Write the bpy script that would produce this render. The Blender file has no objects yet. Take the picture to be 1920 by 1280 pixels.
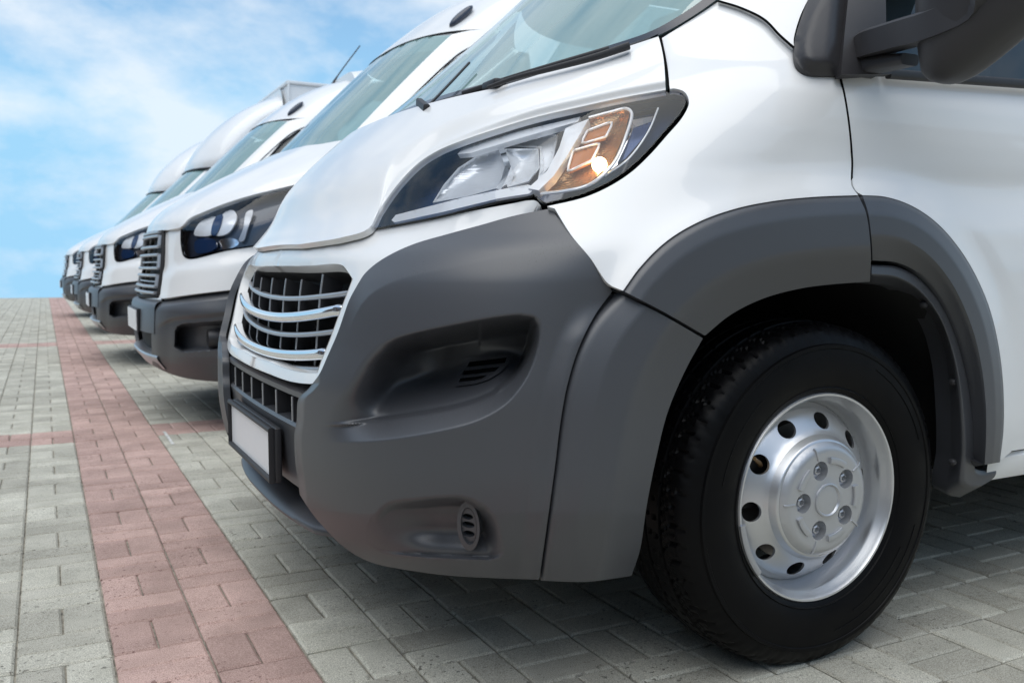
import bpy, bmesh, math, random
import numpy as np
from mathutils import Vector, Matrix
from mathutils.geometry import delaunay_2d_cdt

random.seed(7)
R = math.radians
SC = bpy.context.scene
COL = SC.collection

# ------------------------------------------------------------------ camera
FPX, HOR, CAMH = 1700.0, 500.0, 0.85          # focal length in photo pixels (1920 wide), eye level row, eye height
PITCH = math.atan((640 - HOR) / FPX)
YAW = math.atan((960 - 81.0) / FPX * math.cos(PITCH))
cam_data = bpy.data.cameras.new('camera')
cam = bpy.data.objects.new('camera', cam_data)
COL.objects.link(cam)
cam.location = (0, 0, CAMH)
cam.rotation_euler = (math.pi / 2 - PITCH, 0, -YAW)
cam_data.sensor_width = 36.0
cam_data.lens = 36.0 * FPX / 1920.0
cam_data.clip_start = 0.05
cam_data.clip_end = 6000
cam_data.dof.use_dof = True
cam_data.dof.focus_distance = 1.95
cam_data.dof.aperture_fstop = 6.3
SC.camera = cam

# ------------------------------------------------------------------ sky, sun, exposure
SUN_EL, SUN_AZ = 70.0, 228.0                  # degrees; azimuth counted from +Y towards +X
world = bpy.data.worlds.new('World')
SC.world = world
world.use_nodes = True
wt = world.node_tree
wt.nodes.clear()
def wn(kind, **kw):
    n = wt.nodes.new(kind)
    for k, v in kw.items():
        setattr(n, k, v)
    return n
w_out = wn('ShaderNodeOutputWorld')
w_bg = wn('ShaderNodeBackground')
w_bg.inputs['Strength'].default_value = 0.092
w_tc = wn('ShaderNodeTexCoord')
w_sep = wn('ShaderNodeSeparateXYZ')
w_max = wn('ShaderNodeMath', operation='MAXIMUM')
w_max.inputs[1].default_value = 0.16
w_comb = wn('ShaderNodeCombineXYZ')
w_sky = wn('ShaderNodeTexSky', sky_type='NISHITA', sun_disc=False)
w_sky.sun_elevation = R(SUN_EL)
w_sky.sun_rotation = R(SUN_AZ)
w_sky.air_density = 1.0
w_sky.dust_density = 0.6
w_sky.ozone_density = 1.5
wt.links.new(w_tc.outputs['Generated'], w_sep.inputs[0])
wt.links.new(w_sep.outputs['X'], w_comb.inputs['X'])
wt.links.new(w_sep.outputs['Y'], w_comb.inputs['Y'])
wt.links.new(w_sep.outputs['Z'], w_max.inputs[0])
wt.links.new(w_max.outputs[0], w_comb.inputs['Z'])
wt.links.new(w_comb.outputs[0], w_sky.inputs['Vector'])
# clouds: direction stretched so that banks lie flat
w_map = wn('ShaderNodeMapping')
w_map.inputs['Scale'].default_value = (1.0, 1.0, 1.9)
w_map.inputs['Location'].default_value = (0.35, 0.1, 0.0)
wt.links.new(w_tc.outputs['Generated'], w_map.inputs[0])
w_n1 = wn('ShaderNodeTexNoise')
w_n1.inputs['Scale'].default_value = 2.6
w_n1.inputs['Detail'].default_value = 7.0
w_n1.inputs['Roughness'].default_value = 0.55
w_n1.inputs['Distortion'].default_value = 0.25
wt.links.new(w_map.outputs[0], w_n1.inputs['Vector'])
w_r1 = wn('ShaderNodeValToRGB')
w_r1.color_ramp.elements[0].position = 0.44
w_r1.color_ramp.elements[0].color = (0, 0, 0, 1)
w_r1.color_ramp.elements[1].position = 0.585
w_r1.color_ramp.elements[1].color = (1, 1, 1, 1)
w_n2 = wn('ShaderNodeTexNoise')
w_n2.inputs['Scale'].default_value = 8.5
w_n2.inputs['Detail'].default_value = 9.0
w_n2.inputs['Roughness'].default_value = 0.6
wt.links.new(w_map.outputs[0], w_n2.inputs['Vector'])
w_nm = wn('ShaderNodeMix', data_type='FLOAT')
w_nm.inputs['Factor'].default_value = 0.34
wt.links.new(w_n1.outputs['Fac'], w_nm.inputs['A'])
wt.links.new(w_n2.outputs['Fac'], w_nm.inputs['B'])
wt.links.new(w_nm.outputs['Result'], w_r1.inputs[0])
w_mul = wn('ShaderNodeMath', operation='MULTIPLY_ADD')
w_mul.inputs[1].default_value = 0.64
w_mul.inputs[2].default_value = 0.14
wt.links.new(w_r1.outputs[0], w_mul.inputs[0])
w_tint = wn('ShaderNodeMix', data_type='RGBA', blend_type='MULTIPLY')
w_tint.inputs['Factor'].default_value = 1.0
w_tint.inputs['B'].default_value = (.66, 1.05, 1.14, 1)
wt.links.new(w_sky.outputs[0], w_tint.inputs['A'])
w_mix = wn('ShaderNodeMix', data_type='RGBA')
w_mix.inputs['B'].default_value = (6.1, 6.5, 6.9, 1)
wt.links.new(w_mul.outputs[0], w_mix.inputs['Factor'])
wt.links.new(w_tint.outputs['Result'], w_mix.inputs['A'])
wt.links.new(w_mix.outputs['Result'], w_bg.inputs['Color'])
wt.links.new(w_bg.outputs[0], w_out.inputs['Surface'])

sun_data = bpy.data.lights.new('sun', 'SUN')
sun_data.energy = 1.5
sun_data.angle = R(72)
sun_data.color = (1.0, 0.93, 0.84)
sun = bpy.data.objects.new('sun', sun_data)
COL.objects.link(sun)
_a, _e = R(SUN_AZ), R(SUN_EL)
_sd = Vector((math.sin(_a) * math.cos(_e), math.cos(_a) * math.cos(_e), math.sin(_e)))
sun.rotation_euler = (-_sd).to_track_quat('-Z', 'Y').to_euler()

SC.view_settings.view_transform = 'Standard'
SC.view_settings.look = 'None'
SC.view_settings.exposure = 0.72
SC.view_settings.gamma = 1.0
SC.view_settings.use_curve_mapping = False
SC.cycles.use_denoising = True
SC.cycles.max_bounces = 10
SC.cycles.transparent_max_bounces = 16

# ------------------------------------------------------------------ materials
MATS = {}
def mat(name, base=(.5, .5, .5), rough=.5, metal=0., spec=.5, coat=0., coat_rough=.03, **kw):
    m = bpy.data.materials.new(name)
    m.use_nodes = True
    p = m.node_tree.nodes['Principled BSDF']
    p.inputs['Base Color'].default_value = (*base, 1)
    p.inputs['Roughness'].default_value = rough
    p.inputs['Metallic'].default_value = metal
    p.inputs['Specular IOR Level'].default_value = spec
    p.inputs['Coat Weight'].default_value = coat
    p.inputs['Coat Roughness'].default_value = coat_rough
    for k, v in kw.items():
        p.inputs[k].default_value = v
    MATS[name] = m
    return m
def nodes(m):
    nt = m.node_tree
    return nt, nt.nodes, nt.links, nt.nodes['Principled BSDF']
def noise_to(m, sock, scale, lo, hi, p0=.35, p1=.65, detail=4, coord='Object', stretch=(1, 1, 1)):
    nt, N, L, P = nodes(m)
    tc = N.new('ShaderNodeTexCoord'); mp = N.new('ShaderNodeMapping')
    mp.inputs['Scale'].default_value = stretch
    n = N.new('ShaderNodeTexNoise'); n.inputs['Scale'].default_value = scale; n.inputs['Detail'].default_value = detail
    r = N.new('ShaderNodeValToRGB')
    r.color_ramp.elements[0].position = p0; r.color_ramp.elements[1].position = p1
    lo4 = (lo,) * 3 + (1,) if isinstance(lo, (int, float)) else (*lo, 1)
    hi4 = (hi,) * 3 + (1,) if isinstance(hi, (int, float)) else (*hi, 1)
    r.color_ramp.elements[0].color = lo4; r.color_ramp.elements[1].color = hi4
    L.new(tc.outputs[coord], mp.inputs[0]); L.new(mp.outputs[0], n.inputs['Vector']); L.new(n.outputs['Fac'], r.inputs[0])
    L.new(r.outputs[0], P.inputs[sock])
    return n, r
def bump_from(m, scale, strength, dist, detail=3, coord='Object', stretch=(1, 1, 1)):
    nt, N, L, P = nodes(m)
    tc = N.new('ShaderNodeTexCoord'); mp = N.new('ShaderNodeMapping'); mp.inputs['Scale'].default_value = stretch
    n = N.new('ShaderNodeTexNoise'); n.inputs['Scale'].default_value = scale; n.inputs['Detail'].default_value = detail
    b = N.new('ShaderNodeBump'); b.inputs['Strength'].default_value = strength; b.inputs['Distance'].default_value = dist
    L.new(tc.outputs[coord], mp.inputs[0]); L.new(mp.outputs[0], n.inputs['Vector'])
    L.new(n.outputs['Fac'], b.inputs['Height']); L.new(b.outputs[0], P.inputs['Normal'])

mat('white_paint', (.80, .80, .795), .34, spec=.5, coat=.7, coat_rough=.04)
mat('white_plain', (.78, .79, .80), .35)
gp = mat('grey_plastic', (.054, .057, .065), .40, spec=.8)
# dried rain streaks, only on faces that look up
nt, N, L, P = nodes(gp)
tc = N.new('ShaderNodeTexCoord'); mp = N.new('ShaderNodeMapping'); mp.inputs['Scale'].default_value = (1, 1, .45)
vo = N.new('ShaderNodeTexNoise'); vo.inputs['Scale'].default_value = 420; vo.inputs['Detail'].default_value = 1
n2 = N.new('ShaderNodeTexNoise'); n2.inputs['Scale'].default_value = 9
r1 = N.new('ShaderNodeValToRGB'); r1.color_ramp.elements[0].position = .655; r1.color_ramp.elements[1].position = .69
r2 = N.new('ShaderNodeValToRGB'); r2.color_ramp.elements[0].position = .45; r2.color_ramp.elements[1].position = .62
geo = N.new('ShaderNodeNewGeometry'); sp = N.new('ShaderNodeSeparateXYZ')
r3 = N.new('ShaderNodeValToRGB'); r3.color_ramp.elements[0].position = .25; r3.color_ramp.elements[1].position = .5
m1 = N.new('ShaderNodeMath'); m1.operation = 'MULTIPLY'; m2 = N.new('ShaderNodeMath'); m2.operation = 'MULTIPLY'
mx = N.new('ShaderNodeMix'); mx.data_type = 'RGBA'
mx.inputs['A'].default_value = (.054, .057, .065, 1); mx.inputs['B'].default_value = (.03, .03, .033, 1)
L.new(tc.outputs['Object'], mp.inputs[0]); L.new(mp.outputs[0], vo.inputs['Vector']); L.new(tc.outputs['Object'], n2.inputs['Vector'])
L.new(vo.outputs['Fac'], r1.inputs[0]); L.new(n2.outputs['Fac'], r2.inputs[0])
L.new(geo.outputs['Normal'], sp.inputs[0]); L.new(sp.outputs['Z'], r3.inputs[0])
L.new(r1.outputs[0], m1.inputs[0]); L.new(r2.outputs[0], m1.inputs[1]); L.new(m1.outputs[0], m2.inputs[0]); L.new(r3.outputs[0], m2.inputs[1])
L.new(m2.outputs[0], mx.inputs['Factor']); L.new(mx.outputs['Result'], P.inputs['Base Color'])
bump_from(gp, 900, .12, .0004)
mat('dark_plastic', (.022, .022, .025), .5)
mat('mirror_plastic', (.03, .029, .032), .48)
bump_from(MATS['mirror_plastic'], 1100, .12, .0004)
mat('black', (.006, .006, .007), .7)
mat('gap_black', (.004, .004, .004), .9, spec=.1)
mat('chrome', (.85, .86, .88), .07, metal=1.)
mat('satin_bar', (.42, .43, .45), .3, metal=.6)
mat('silver', (.86, .87, .88), .15, metal=.12, coat=.5)
mat('reflector', (.78, .80, .82), .2, metal=.35)
bump_from(MATS['reflector'], 90, .25, .002, detail=0, stretch=(.1, .1, 4))
mat('lamp_dark', (.012, .040, .115), .10, spec=.8)
mat('amber', (.46, .17, .05), .12, coat=.6, **{'Transmission Weight': .0})
mat('bulb_lit', (1, .8, .5), .3, **{'Emission Color': (1, .72, .35, 1), 'Emission Strength': 6.0})
mat('tyre', (.0035, .0035, .004), .5, spec=.11)
noise_to(MATS['tyre'], 'Roughness', 14, .34, .52)
mat('tyre_worn', (.03, .029, .028), .75, spec=.3)
mat('rim_silver', (.62, .63, .65), .33, metal=.85)
mat('hub_silver', (.50, .51, .53), .38, metal=.7)
mat('steel', (.35, .33, .31), .45, metal=1.)
mat('brass', (.30, .19, .09), .4, metal=1.)
mat('plate_white', (.84, .84, .86), .3)
mat('beige_interior', (.55, .57, .58), .8)
mat('seat_fabric', (.20, .23, .24), .9)

def glass_mat(name, tint, ior=1.62, rough=.0, haze=None):
    m = bpy.data.materials.new(name); m.use_nodes = True
    nt = m.node_tree; N = nt.nodes; L = nt.links
    N.clear()
    out = N.new('ShaderNodeOutputMaterial')
    tr = N.new('ShaderNodeBsdfTransparent'); tr.inputs[0].default_value = (*tint, 1)
    gl = N.new('ShaderNodeBsdfGlossy'); gl.inputs['Roughness'].default_value = rough
    gl.inputs['Color'].default_value = (.95, .98, 1, 1)
    fr = N.new('ShaderNodeFresnel'); fr.inputs['IOR'].default_value = ior
    mx = N.new('ShaderNodeMixShader')
    L.new(fr.outputs[0], mx.inputs[0]); L.new(tr.outputs[0], mx.inputs[1]); L.new(gl.outputs[0], mx.inputs[2])
    if haze:
        df = N.new('ShaderNodeBsdfDiffuse'); df.inputs[0].default_value = (*haze[1], 1)
        m2 = N.new('ShaderNodeMixShader'); m2.inputs[0].default_value = haze[0]
        L.new(tr.outputs[0], m2.inputs[1]); L.new(df.outputs[0], m2.inputs[2]); L.new(m2.outputs[0], mx.inputs[1])
    L.new(mx.outputs[0], out.inputs['Surface'])
    MATS[name] = m
    return m
glass_mat('windscreen_glass', (.72, .92, .92), ior=1.9, haze=(.46, (.46, .69, .67)))  # teal haze mixed in as colour, imitating pale sky reflection
glass_mat('side_glass', (.22, .32, .34))
glass_mat('lens_clear', (.97, .98, 1.), ior=1.38)

# ------------------------------------------------------------------ object helpers
def tag(o, label=None, cat=None, group=None, kind=None):
    if label: o['label'] = label
    if cat: o['category'] = cat
    if group: o['group'] = group
    if kind: o['kind'] = kind
    return o
def empty(name, loc=(0, 0, 0), parent=None):
    o = bpy.data.objects.new(name, None)
    COL.objects.link(o)
    o.location = loc
    o.empty_display_size = .2
    if parent:
        o.parent = parent
    return o
def shade(me, ang=35):
    n = len(me.polygons)
    me.polygons.foreach_set('use_smooth', np.ones(n, bool))
    if ang < 180:
        me.set_sharp_from_angle(angle=R(ang))
def link(name, me, material, parent=None, ang=35, loc=None):
    o = bpy.data.objects.new(name, me)
    COL.objects.link(o)
    if material:
        me.materials.clear(); me.materials.append(MATS[material])
    if ang:
        shade(me, ang)
    if parent:
        o.parent = parent
        o.location = -np.array(WORLD_LOC.get(parent.name, (0, 0, 0))) if loc is None else loc
        WORLD_LOC[o.name] = (0, 0, 0)
    return o
WORLD_LOC = {}
def root(name, loc):
    o = empty(name, loc)
    WORLD_LOC[o.name] = tuple(loc)
    return o
def mesh(name, V, F):
    me = bpy.data.meshes.new(name)
    me.from_pydata([tuple(map(float, v)) for v in V], [], [tuple(int(i) for i in f) for f in F])
    me.validate()
    me.update()
    return me
def obj(name, VF, material, parent=None, ang=35):
    return link(name, mesh(name, *VF), material, parent, ang)
def join(*vfs):
    V, F = [], []
    for v, f in vfs:
        b = len(V)
        V.extend(list(map(tuple, v)))
        F.extend([tuple(i + b for i in q) for q in f])
    return V, F
def mirror_y(vf, yc):
    V, F = vf
    return [(x, 2 * yc - y, z) for x, y, z in V], [tuple(reversed(f)) for f in F]
def move(vf, d):
    V, F = vf
    return [(x + d[0], y + d[1], z + d[2]) for x, y, z in V], F
def weld(vf, d=.0008):
    bm = bmesh.new(); me = mesh('weld', *vf); bm.from_mesh(me)
    bmesh.ops.remove_doubles(bm, verts=bm.verts[:], dist=d)
    out = [tuple(v.co) for v in bm.verts], [tuple(v.index for v in f.verts) for f in bm.faces]
    bm.free(); bpy.data.meshes.remove(me)
    return out
def box(c, s, bevel=0.0):
    c = np.array(c, float); h = np.array(s, float) / 2
    if bevel <= 0:
        V = [c + h * np.array(q) for q in [(-1, -1, -1), (1, -1, -1), (1, 1, -1), (-1, 1, -1), (-1, -1, 1), (1, -1, 1), (1, 1, 1), (-1, 1, 1)]]
        F = [(3, 2, 1, 0), (4, 5, 6, 7), (0, 1, 5, 4), (1, 2, 6, 5), (2, 3, 7, 6), (3, 0, 4, 7)]
        return [tuple(v) for v in V], F
    bm = bmesh.new()
    bmesh.ops.create_cube(bm, size=1)
    for v in bm.verts:
        v.co = Vector(c + np.array(v.co) * h * 2)
    bmesh.ops.bevel(bm, geom=bm.edges[:] + bm.verts[:], offset=bevel, segments=3, affect='EDGES', profile=.5)
    vf = [tuple(v.co) for v in bm.verts], [tuple(v.index for v in f.verts) for f in bm.faces]
    bm.free()
    return vf
def loft(secs, close_sec=True, cap=True):
    """sections (lists of points, equal length) joined one after the other"""
    n = len(secs[0]); V = []; F = []
    for s in secs:
        V.extend(map(tuple, s))
    for i in range(len(secs) - 1):
        for j in range(n if close_sec else n - 1):
            k = (j + 1) % n
            F.append((i * n + j, i * n + k, (i + 1) * n + k, (i + 1) * n + j))
    if cap and close_sec:
        F.append(tuple(reversed(range(n))))
        F.append(tuple((len(secs) - 1) * n + j for j in range(n)))
    return V, F
def tube(path, prof, up=(0, 0, 1), closed=False):
    """profile (list of (side, up)) swept along a path"""
    P = np.array(path, float); n = len(P); secs = []
    for i in range(n):
        a = P[(i - 1) % n] if (closed or i > 0) else P[i]
        b = P[(i + 1) % n] if (closed or i < n - 1) else P[i]
        t = b - a; t /= np.linalg.norm(t) + 1e-12
        s = np.cross(t, up); s /= np.linalg.norm(s) + 1e-12
        w = np.cross(s, t)
        pr = prof(i / (n - 1)) if callable(prof) else prof
        secs.append([P[i] + s * q[0] + w * q[1] for q in pr])
    if closed:
        secs.append(secs[0])
        return loft(secs, True, False)
    return loft(secs)
def circ(r, n=10, ry=None):
    ry = r if ry is None else ry
    return [(r * math.cos(2 * math.pi * k / n), ry * math.sin(2 * math.pi * k / n)) for k in range(n)]
def rrect(w, h, r, n=3):
    out = []
    for cx, cy, a0 in ((w / 2 - r, h / 2 - r, 0), (-w / 2 + r, h / 2 - r, 90), (-w / 2 + r, -h / 2 + r, 180), (w / 2 - r, -h / 2 + r, 270)):
        for k in range(n + 1):
            a = R(a0 + 90 * k / n)
            out.append((cx + r * math.cos(a), cy + r * math.sin(a)))
    return out
def lathe_y(profile, c, seg=96, th0=0., th1=2 * math.pi):
    """profile (r, dy) turned round the axis through c that runs along y"""
    full = abs(th1 - th0 - 2 * math.pi) < 1e-6
    m = seg if full else seg + 1
    V = []; F = []; n = len(profile)
    for i in range(m):
        a = th0 + (th1 - th0) * i / seg
        for r, dy in profile:
            V.append((c[0] + r * math.cos(a), c[1] + dy, c[2] + r * math.sin(a)))
    for i in range(seg):
        k = (i + 1) % m
        for j in range(n - 1):
            F.append((i * n + j, k * n + j, k * n + j + 1, i * n + j + 1))
    return V, F

# ------------------------------------------------------------------ survey of the photograph
cy_, sy_, cp_, sp_ = math.cos(YAW), math.sin(YAW), math.cos(PITCH), math.sin(PITCH)
C0 = np.array([0, 0, CAMH]); FW = np.array([sy_ * cp_, cy_ * cp_, -sp_]); RT = np.array([cy_, -sy_, 0.]); UP = np.cross(RT, FW)
def rays(uv):
    uv = np.asarray(uv, float)
    return FW + RT * ((uv[..., :1] - 960) / FPX) - UP * ((uv[..., 1:2] - 640) / FPX)
def at(u, v, ax, val):
    d = rays(np.array([u, v]))
    return C0 + d * ((val - C0[ax]) / d[ax])
def proj(p):
    q = np.asarray(p, float) - C0
    z = q @ FW
    return np.stack([960 + FPX * (q @ RT) / z, 640 - FPX * (q @ UP) / z], -1)
def pchip(xs, ys):
    xs = np.array(xs, float); ys = np.array(ys, float)
    h = np.diff(xs); d = np.diff(ys) / h
    m = np.zeros_like(xs); m[0] = d[0]; m[-1] = d[-1]
    for i in range(1, len(xs) - 1):
        if d[i - 1] * d[i] > 0:
            w1 = 2 * h[i] + h[i - 1]; w2 = h[i] + 2 * h[i - 1]
            m[i] = (w1 + w2) / (w1 / d[i - 1] + w2 / d[i])
    def f(x):
        x = np.asarray(x, float)
        i = np.clip(np.searchsorted(xs, x) - 1, 0, len(xs) - 2)
        t = np.clip((x - xs[i]) / h[i], -4, 5)
        lo = x < xs[0]; hi = x > xs[-1]
        tt = np.clip(t, 0, 1)
        v = ((1 + 2 * tt) * (1 - tt) ** 2 * ys[i] + tt * (1 - tt) ** 2 * h[i] * m[i] + tt * tt * (3 - 2 * tt) * ys[i + 1] + tt * tt * (tt - 1) * h[i] * m[i + 1])
        v = np.where(lo, ys[0] + (x - xs[0]) * m[0], v)
        return np.where(hi, ys[-1] + (x - xs[-1]) * m[-1], v)
    return f
class Shell:
    """smooth outer skin of a van: at each height a rounded plan outline, nose towards -x"""
    def __init__(s, yc, xf, W, L, n):
        s.yc = yc; s.xf = pchip(*zip(*xf)); s.W = pchip(*zip(*W)); s.L = pchip(*zip(*L)); s.n = pchip(*zip(*n))
    def F(s, p):
        z = p[..., 2]; d = np.abs(s.yc - p[..., 1]); W = s.W(z); L = s.L(z); n = s.n(z)
        X = np.maximum((s.xf(z) + L - p[..., 0]) / L, 0)
        return (X ** n + (d / W) ** n) ** (1 / n) - 1
    def dist(s, p):
        e = 1e-4
        f = s.F(p)
        g = np.stack([(s.F(p + e * np.eye(3)[k]) - s.F(p - e * np.eye(3)[k])) / (2 * e) for k in range(3)], -1)
        gn = np.linalg.norm(g, axis=-1) + 1e-9
        return f / gn, g / gn[..., None]
    t0, t1 = .7, 4.6
    def lift(s, uv, off=0., t0=None, t1=None):
        """first point of the skin, moved out by off metres, on each sight line"""
        t0 = t0 or s.t0; t1 = t1 or s.t1
        uv = np.asarray(uv, float); sh = uv.shape[:-1]
        d = rays(uv.reshape(-1, 2)); N = len(d)
        off = np.broadcast_to(np.asarray(off, float), sh).reshape(-1)
        ts = np.linspace(t0, t1, 260)
        best = np.full(N, np.nan)
        for a in range(0, N, 4000):
            dd = d[a:a + 4000]
            f = s.F(C0 + dd[:, None, :] * ts[None, :, None])
            neg = f < 0
            i = np.argmax(neg, 1); has = neg.any(1)
            i = np.where(has, np.maximum(i, 1), np.maximum(np.argmin(f, 1), 1))
            lo = ts[i - 1].copy(); hi = ts[i].copy()
            for _ in range(26):
                m = (lo + hi) / 2
                fm = s.F(C0 + dd * m[:, None])
                hi = np.where(fm < 0, m, hi); lo = np.where(fm < 0, lo, m)
            best[a:a + 4000] = np.where(has, (lo + hi) / 2, ts[i])
        t = best
        if np.any(off != 0):
            for _ in range(7):
                p = C0 + d * t[:, None]
                D, g = s.dist(p)
                k = np.minimum(np.sum(g * d, 1), -.12)
                t = t + np.clip((off - D) / k, -.06, .06)
        p = C0 + d * t[:, None]
        return p.reshape(sh + (3,))
    def az(s, p):
        """skin coordinates (a, z): a = 0 nose, 1 where the side starts, beyond that metres back"""
        z = p[..., 2]; L = s.L(z); n = s.n(z); xr = s.xf(z) + L
        X = np.clip((xr - p[..., 0]) / L, 0, None); Yd = np.abs(s.yc - p[..., 1]) / s.W(z)
        a = np.arctan2(Yd ** (n / 2), X ** (n / 2)) / (math.pi / 2)
        return np.where(p[..., 0] > xr, 1 + (p[..., 0] - xr), a), z
    def az_off(s, uv, off, **kw):
        """skin coordinates under the point that stands off metres out on each sight line"""
        p = s.lift(uv, off, **kw)
        D, g = s.dist(p)
        q = p - g * D[..., None]
        for _ in range(6):
            D, g = s.dist(q)
            q = q - g * D[..., None]
            _, g = s.dist(q)
            q = p - g * off
        D, g = s.dist(q)
        return np.stack(s.az(q - g * D[..., None]), -1)
    def pt(s, a, z, off=0.):
        a = np.asarray(a, float); z = np.asarray(z, float) + 0 * a
        sg = np.sign(a) + (a == 0); aa = np.abs(a)
        L = s.L(z); n = s.n(z); W = s.W(z); th = np.clip(aa, 0, 1) * math.pi / 2
        x = s.xf(z) + L - L * np.cos(th) ** (2 / n) * (aa < 1) + np.maximum(aa - 1, 0)
        y = s.yc - sg * W * np.where(aa < 1, np.sin(th) ** (2 / n), 1)
        p = np.stack([x, y, z], -1)
        if np.any(np.asarray(off) != 0):
            _, g = s.dist(p)
            p = p + g * (np.asarray(off)[..., None] if np.ndim(off) else off)
        return p
    def xz(s, x, z, off=0.):
        """point of the near side at a given x and height"""
        x = np.asarray(x, float); z = np.asarray(z, float) + 0 * x
        return np.stack([x, s.yc - s.W(z) - off + 0 * x, z], -1)

def sm(pts, step=6.0):
    """smooth curve through points, resampled"""
    P = np.array(pts, float); n = len(P)
    if n < 3:
        k = max(2, int(np.linalg.norm(P[-1] - P[0]) / step) + 1)
        return np.linspace(P[0], P[-1], k)
    out = []
    for i in range(n - 1):
        p0 = P[i - 1] if i > 0 else 2 * P[i] - P[i + 1]
        p3 = P[i + 2] if i + 2 < n else 2 * P[i + 1] - P[i]
        p1, p2 = P[i], P[i + 1]
        # centripetal Catmull-Rom
        t01 = max(np.linalg.norm(p1 - p0), 1e-6) ** .5; t12 = max(np.linalg.norm(p2 - p1), 1e-6) ** .5; t23 = max(np.linalg.norm(p3 - p2), 1e-6) ** .5
        m1 = (p2 - p1 + t12 * ((p1 - p0) / t01 - (p2 - p0) / (t01 + t12)))
        m2 = (p2 - p1 + t12 * ((p3 - p2) / t23 - (p3 - p1) / (t12 + t23)))
        k = max(2, int(np.linalg.norm(p2 - p1) / step) + 1)
        for q in range(k):
            t = q / k
            out.append((2 * t ** 3 - 3 * t * t + 1) * p1 + (t ** 3 - 2 * t * t + t) * m1 + (-2 * t ** 3 + 3 * t * t) * p2 + (t ** 3 - t * t) * m2)
    out.append(P[-1])
    return np.array(out)
def resample(P, n):
    P = np.array(P, float)
    s = np.r_[0, np.cumsum(np.linalg.norm(np.diff(P, axis=0), axis=1))]
    t = np.linspace(0, s[-1], n)
    return np.stack([np.interp(t, s, P[:, k]) for k in range(P.shape[1])], 1)
def inside(poly, pts):
    poly = np.asarray(poly); x, y = pts[..., 0], pts[..., 1]
    c = np.zeros(x.shape, bool); j = len(poly) - 1
    for i in range(len(poly)):
        xi, yi = poly[i]; xj, yj = poly[j]
        if yi != yj:
            c ^= ((yi > y) != (yj > y)) & (x < (xj - xi) * (y - yi) / (yj - yi) + xi)
        j = i
    return c
def dline(line, pts):
    """distance to a polyline"""
    line = np.asarray(line, float); d = np.full(pts.shape[:-1], 1e9)
    for a, b in zip(line[:-1], line[1:]):
        ab = b - a; l2 = ab @ ab + 1e-12
        t = np.clip(((pts - a) @ ab) / l2, 0, 1)
        d = np.minimum(d, np.linalg.norm(pts - a - t[..., None] * ab, axis=-1))
    return d
def sstep(a, b, x):
    t = np.clip((x - a) / (b - a), 0, 1)
    return t * t * (3 - 2 * t)
def fill(outline, h, holes=()):
    """triangulated region with interior points every h"""
    outline = np.asarray(outline, float)
    pts = [tuple(p) for p in outline]; edges = [(i, (i + 1) % len(pts)) for i in range(len(pts))]
    loops = [list(range(len(pts)))]
    for hl in holes:
        b = len(pts); pts += [tuple(p) for p in hl]
        edges += [(b + i, b + (i + 1) % len(hl)) for i in range(len(hl))]
        loops.append(list(range(b, b + len(hl))))
    lo = outline.min(0); hi = outline.max(0)
    ys = np.arange(lo[1] + h / 2, hi[1], h * .87)
    G = []
    for k, y in enumerate(ys):
        xs = np.arange(lo[0] + (h / 2 if k % 2 else 0), hi[0], h)
        G.append(np.stack([xs, 0 * xs + y], 1))
    if G:
        G = np.concatenate(G)
        ok = inside(outline, G) & (dline(np.vstack([outline, outline[:1]]), G) > h * .45)
        for hl in holes:
            hl = np.asarray(hl)
            ok &= ~inside(hl, G) & (dline(np.vstack([hl, hl[:1]]), G) > h * .45)
        pts += [tuple(p) for p in G[ok]]
    sc = 1.0 / max(hi - lo)
    v2, e2, f2, ov, oe, of = delaunay_2d_cdt([Vector(((p[0] - lo[0]) * sc, (p[1] - lo[1]) * sc)) for p in pts], edges, [], 0, 1e-7)
    V = np.array([(p[0] / sc + lo[0], p[1] / sc + lo[1]) for p in v2])
    F = [tuple(f) for f in f2]
    cen = np.array([V[list(f)].mean(0) for f in F])
    keep = inside(outline, cen)
    for hl in holes:
        keep &= ~inside(np.asarray(hl), cen)
    F = [f for f, k in zip(F, keep) if k]
    return V, F
def orient(V, F, ref):
    """faces turned towards the point ref"""
    V = np.asarray(V); out = []
    tot = 0
    for f in F:
        a, b, c = V[f[0]], V[f[1]], V[f[2]]
        n = np.cross(b - a, c - a)
        tot += np.sign(n @ (np.asarray(ref) - a))
    return F if tot >= 0 else [tuple(reversed(f)) for f in F]
def flange(V, F, depth, direction=None, shell=None):
    """panel edge turned in: boundary edges pulled inwards"""
    V = [np.asarray(v, float) for v in V]
    cnt = {}
    for f in F:
        for i in range(len(f)):
            a, b = f[i], f[(i + 1) % len(f)]
            cnt[(a, b)] = cnt.get((a, b), 0) + 1
    bd = [(a, b) for (a, b) in cnt if (b, a) not in cnt]
    idx = {}
    vs = sorted({i for e in bd for i in e})
    P = np.array([V[i] for i in vs])
    if shell is not None:
        _, g = shell.dist(P)
        Q = P - g * depth
    else:
        Q = P + np.asarray(direction) * depth
    V2 = list(V); F2 = list(F)
    for i, q in zip(vs, Q):
        idx[i] = len(V2); V2.append(q)
    for a, b in bd:
        F2.append((b, a, idx[a], idx[b]))
    return V2, F2
def panel(sh, outline, off=0., h=9, holes=(), fl=.012, gap=0.):
    """panel traced on the skin; off is metres or a function of pixel positions"""
    V2, F = fill(outline, h, holes)
    o = off(V2) if callable(off) else off
    V = sh.lift(V2, o)
    F = orient(V, F, C0)
    if fl:
        V, F = flange(V, F, fl, shell=sh)
    return V, F
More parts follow.
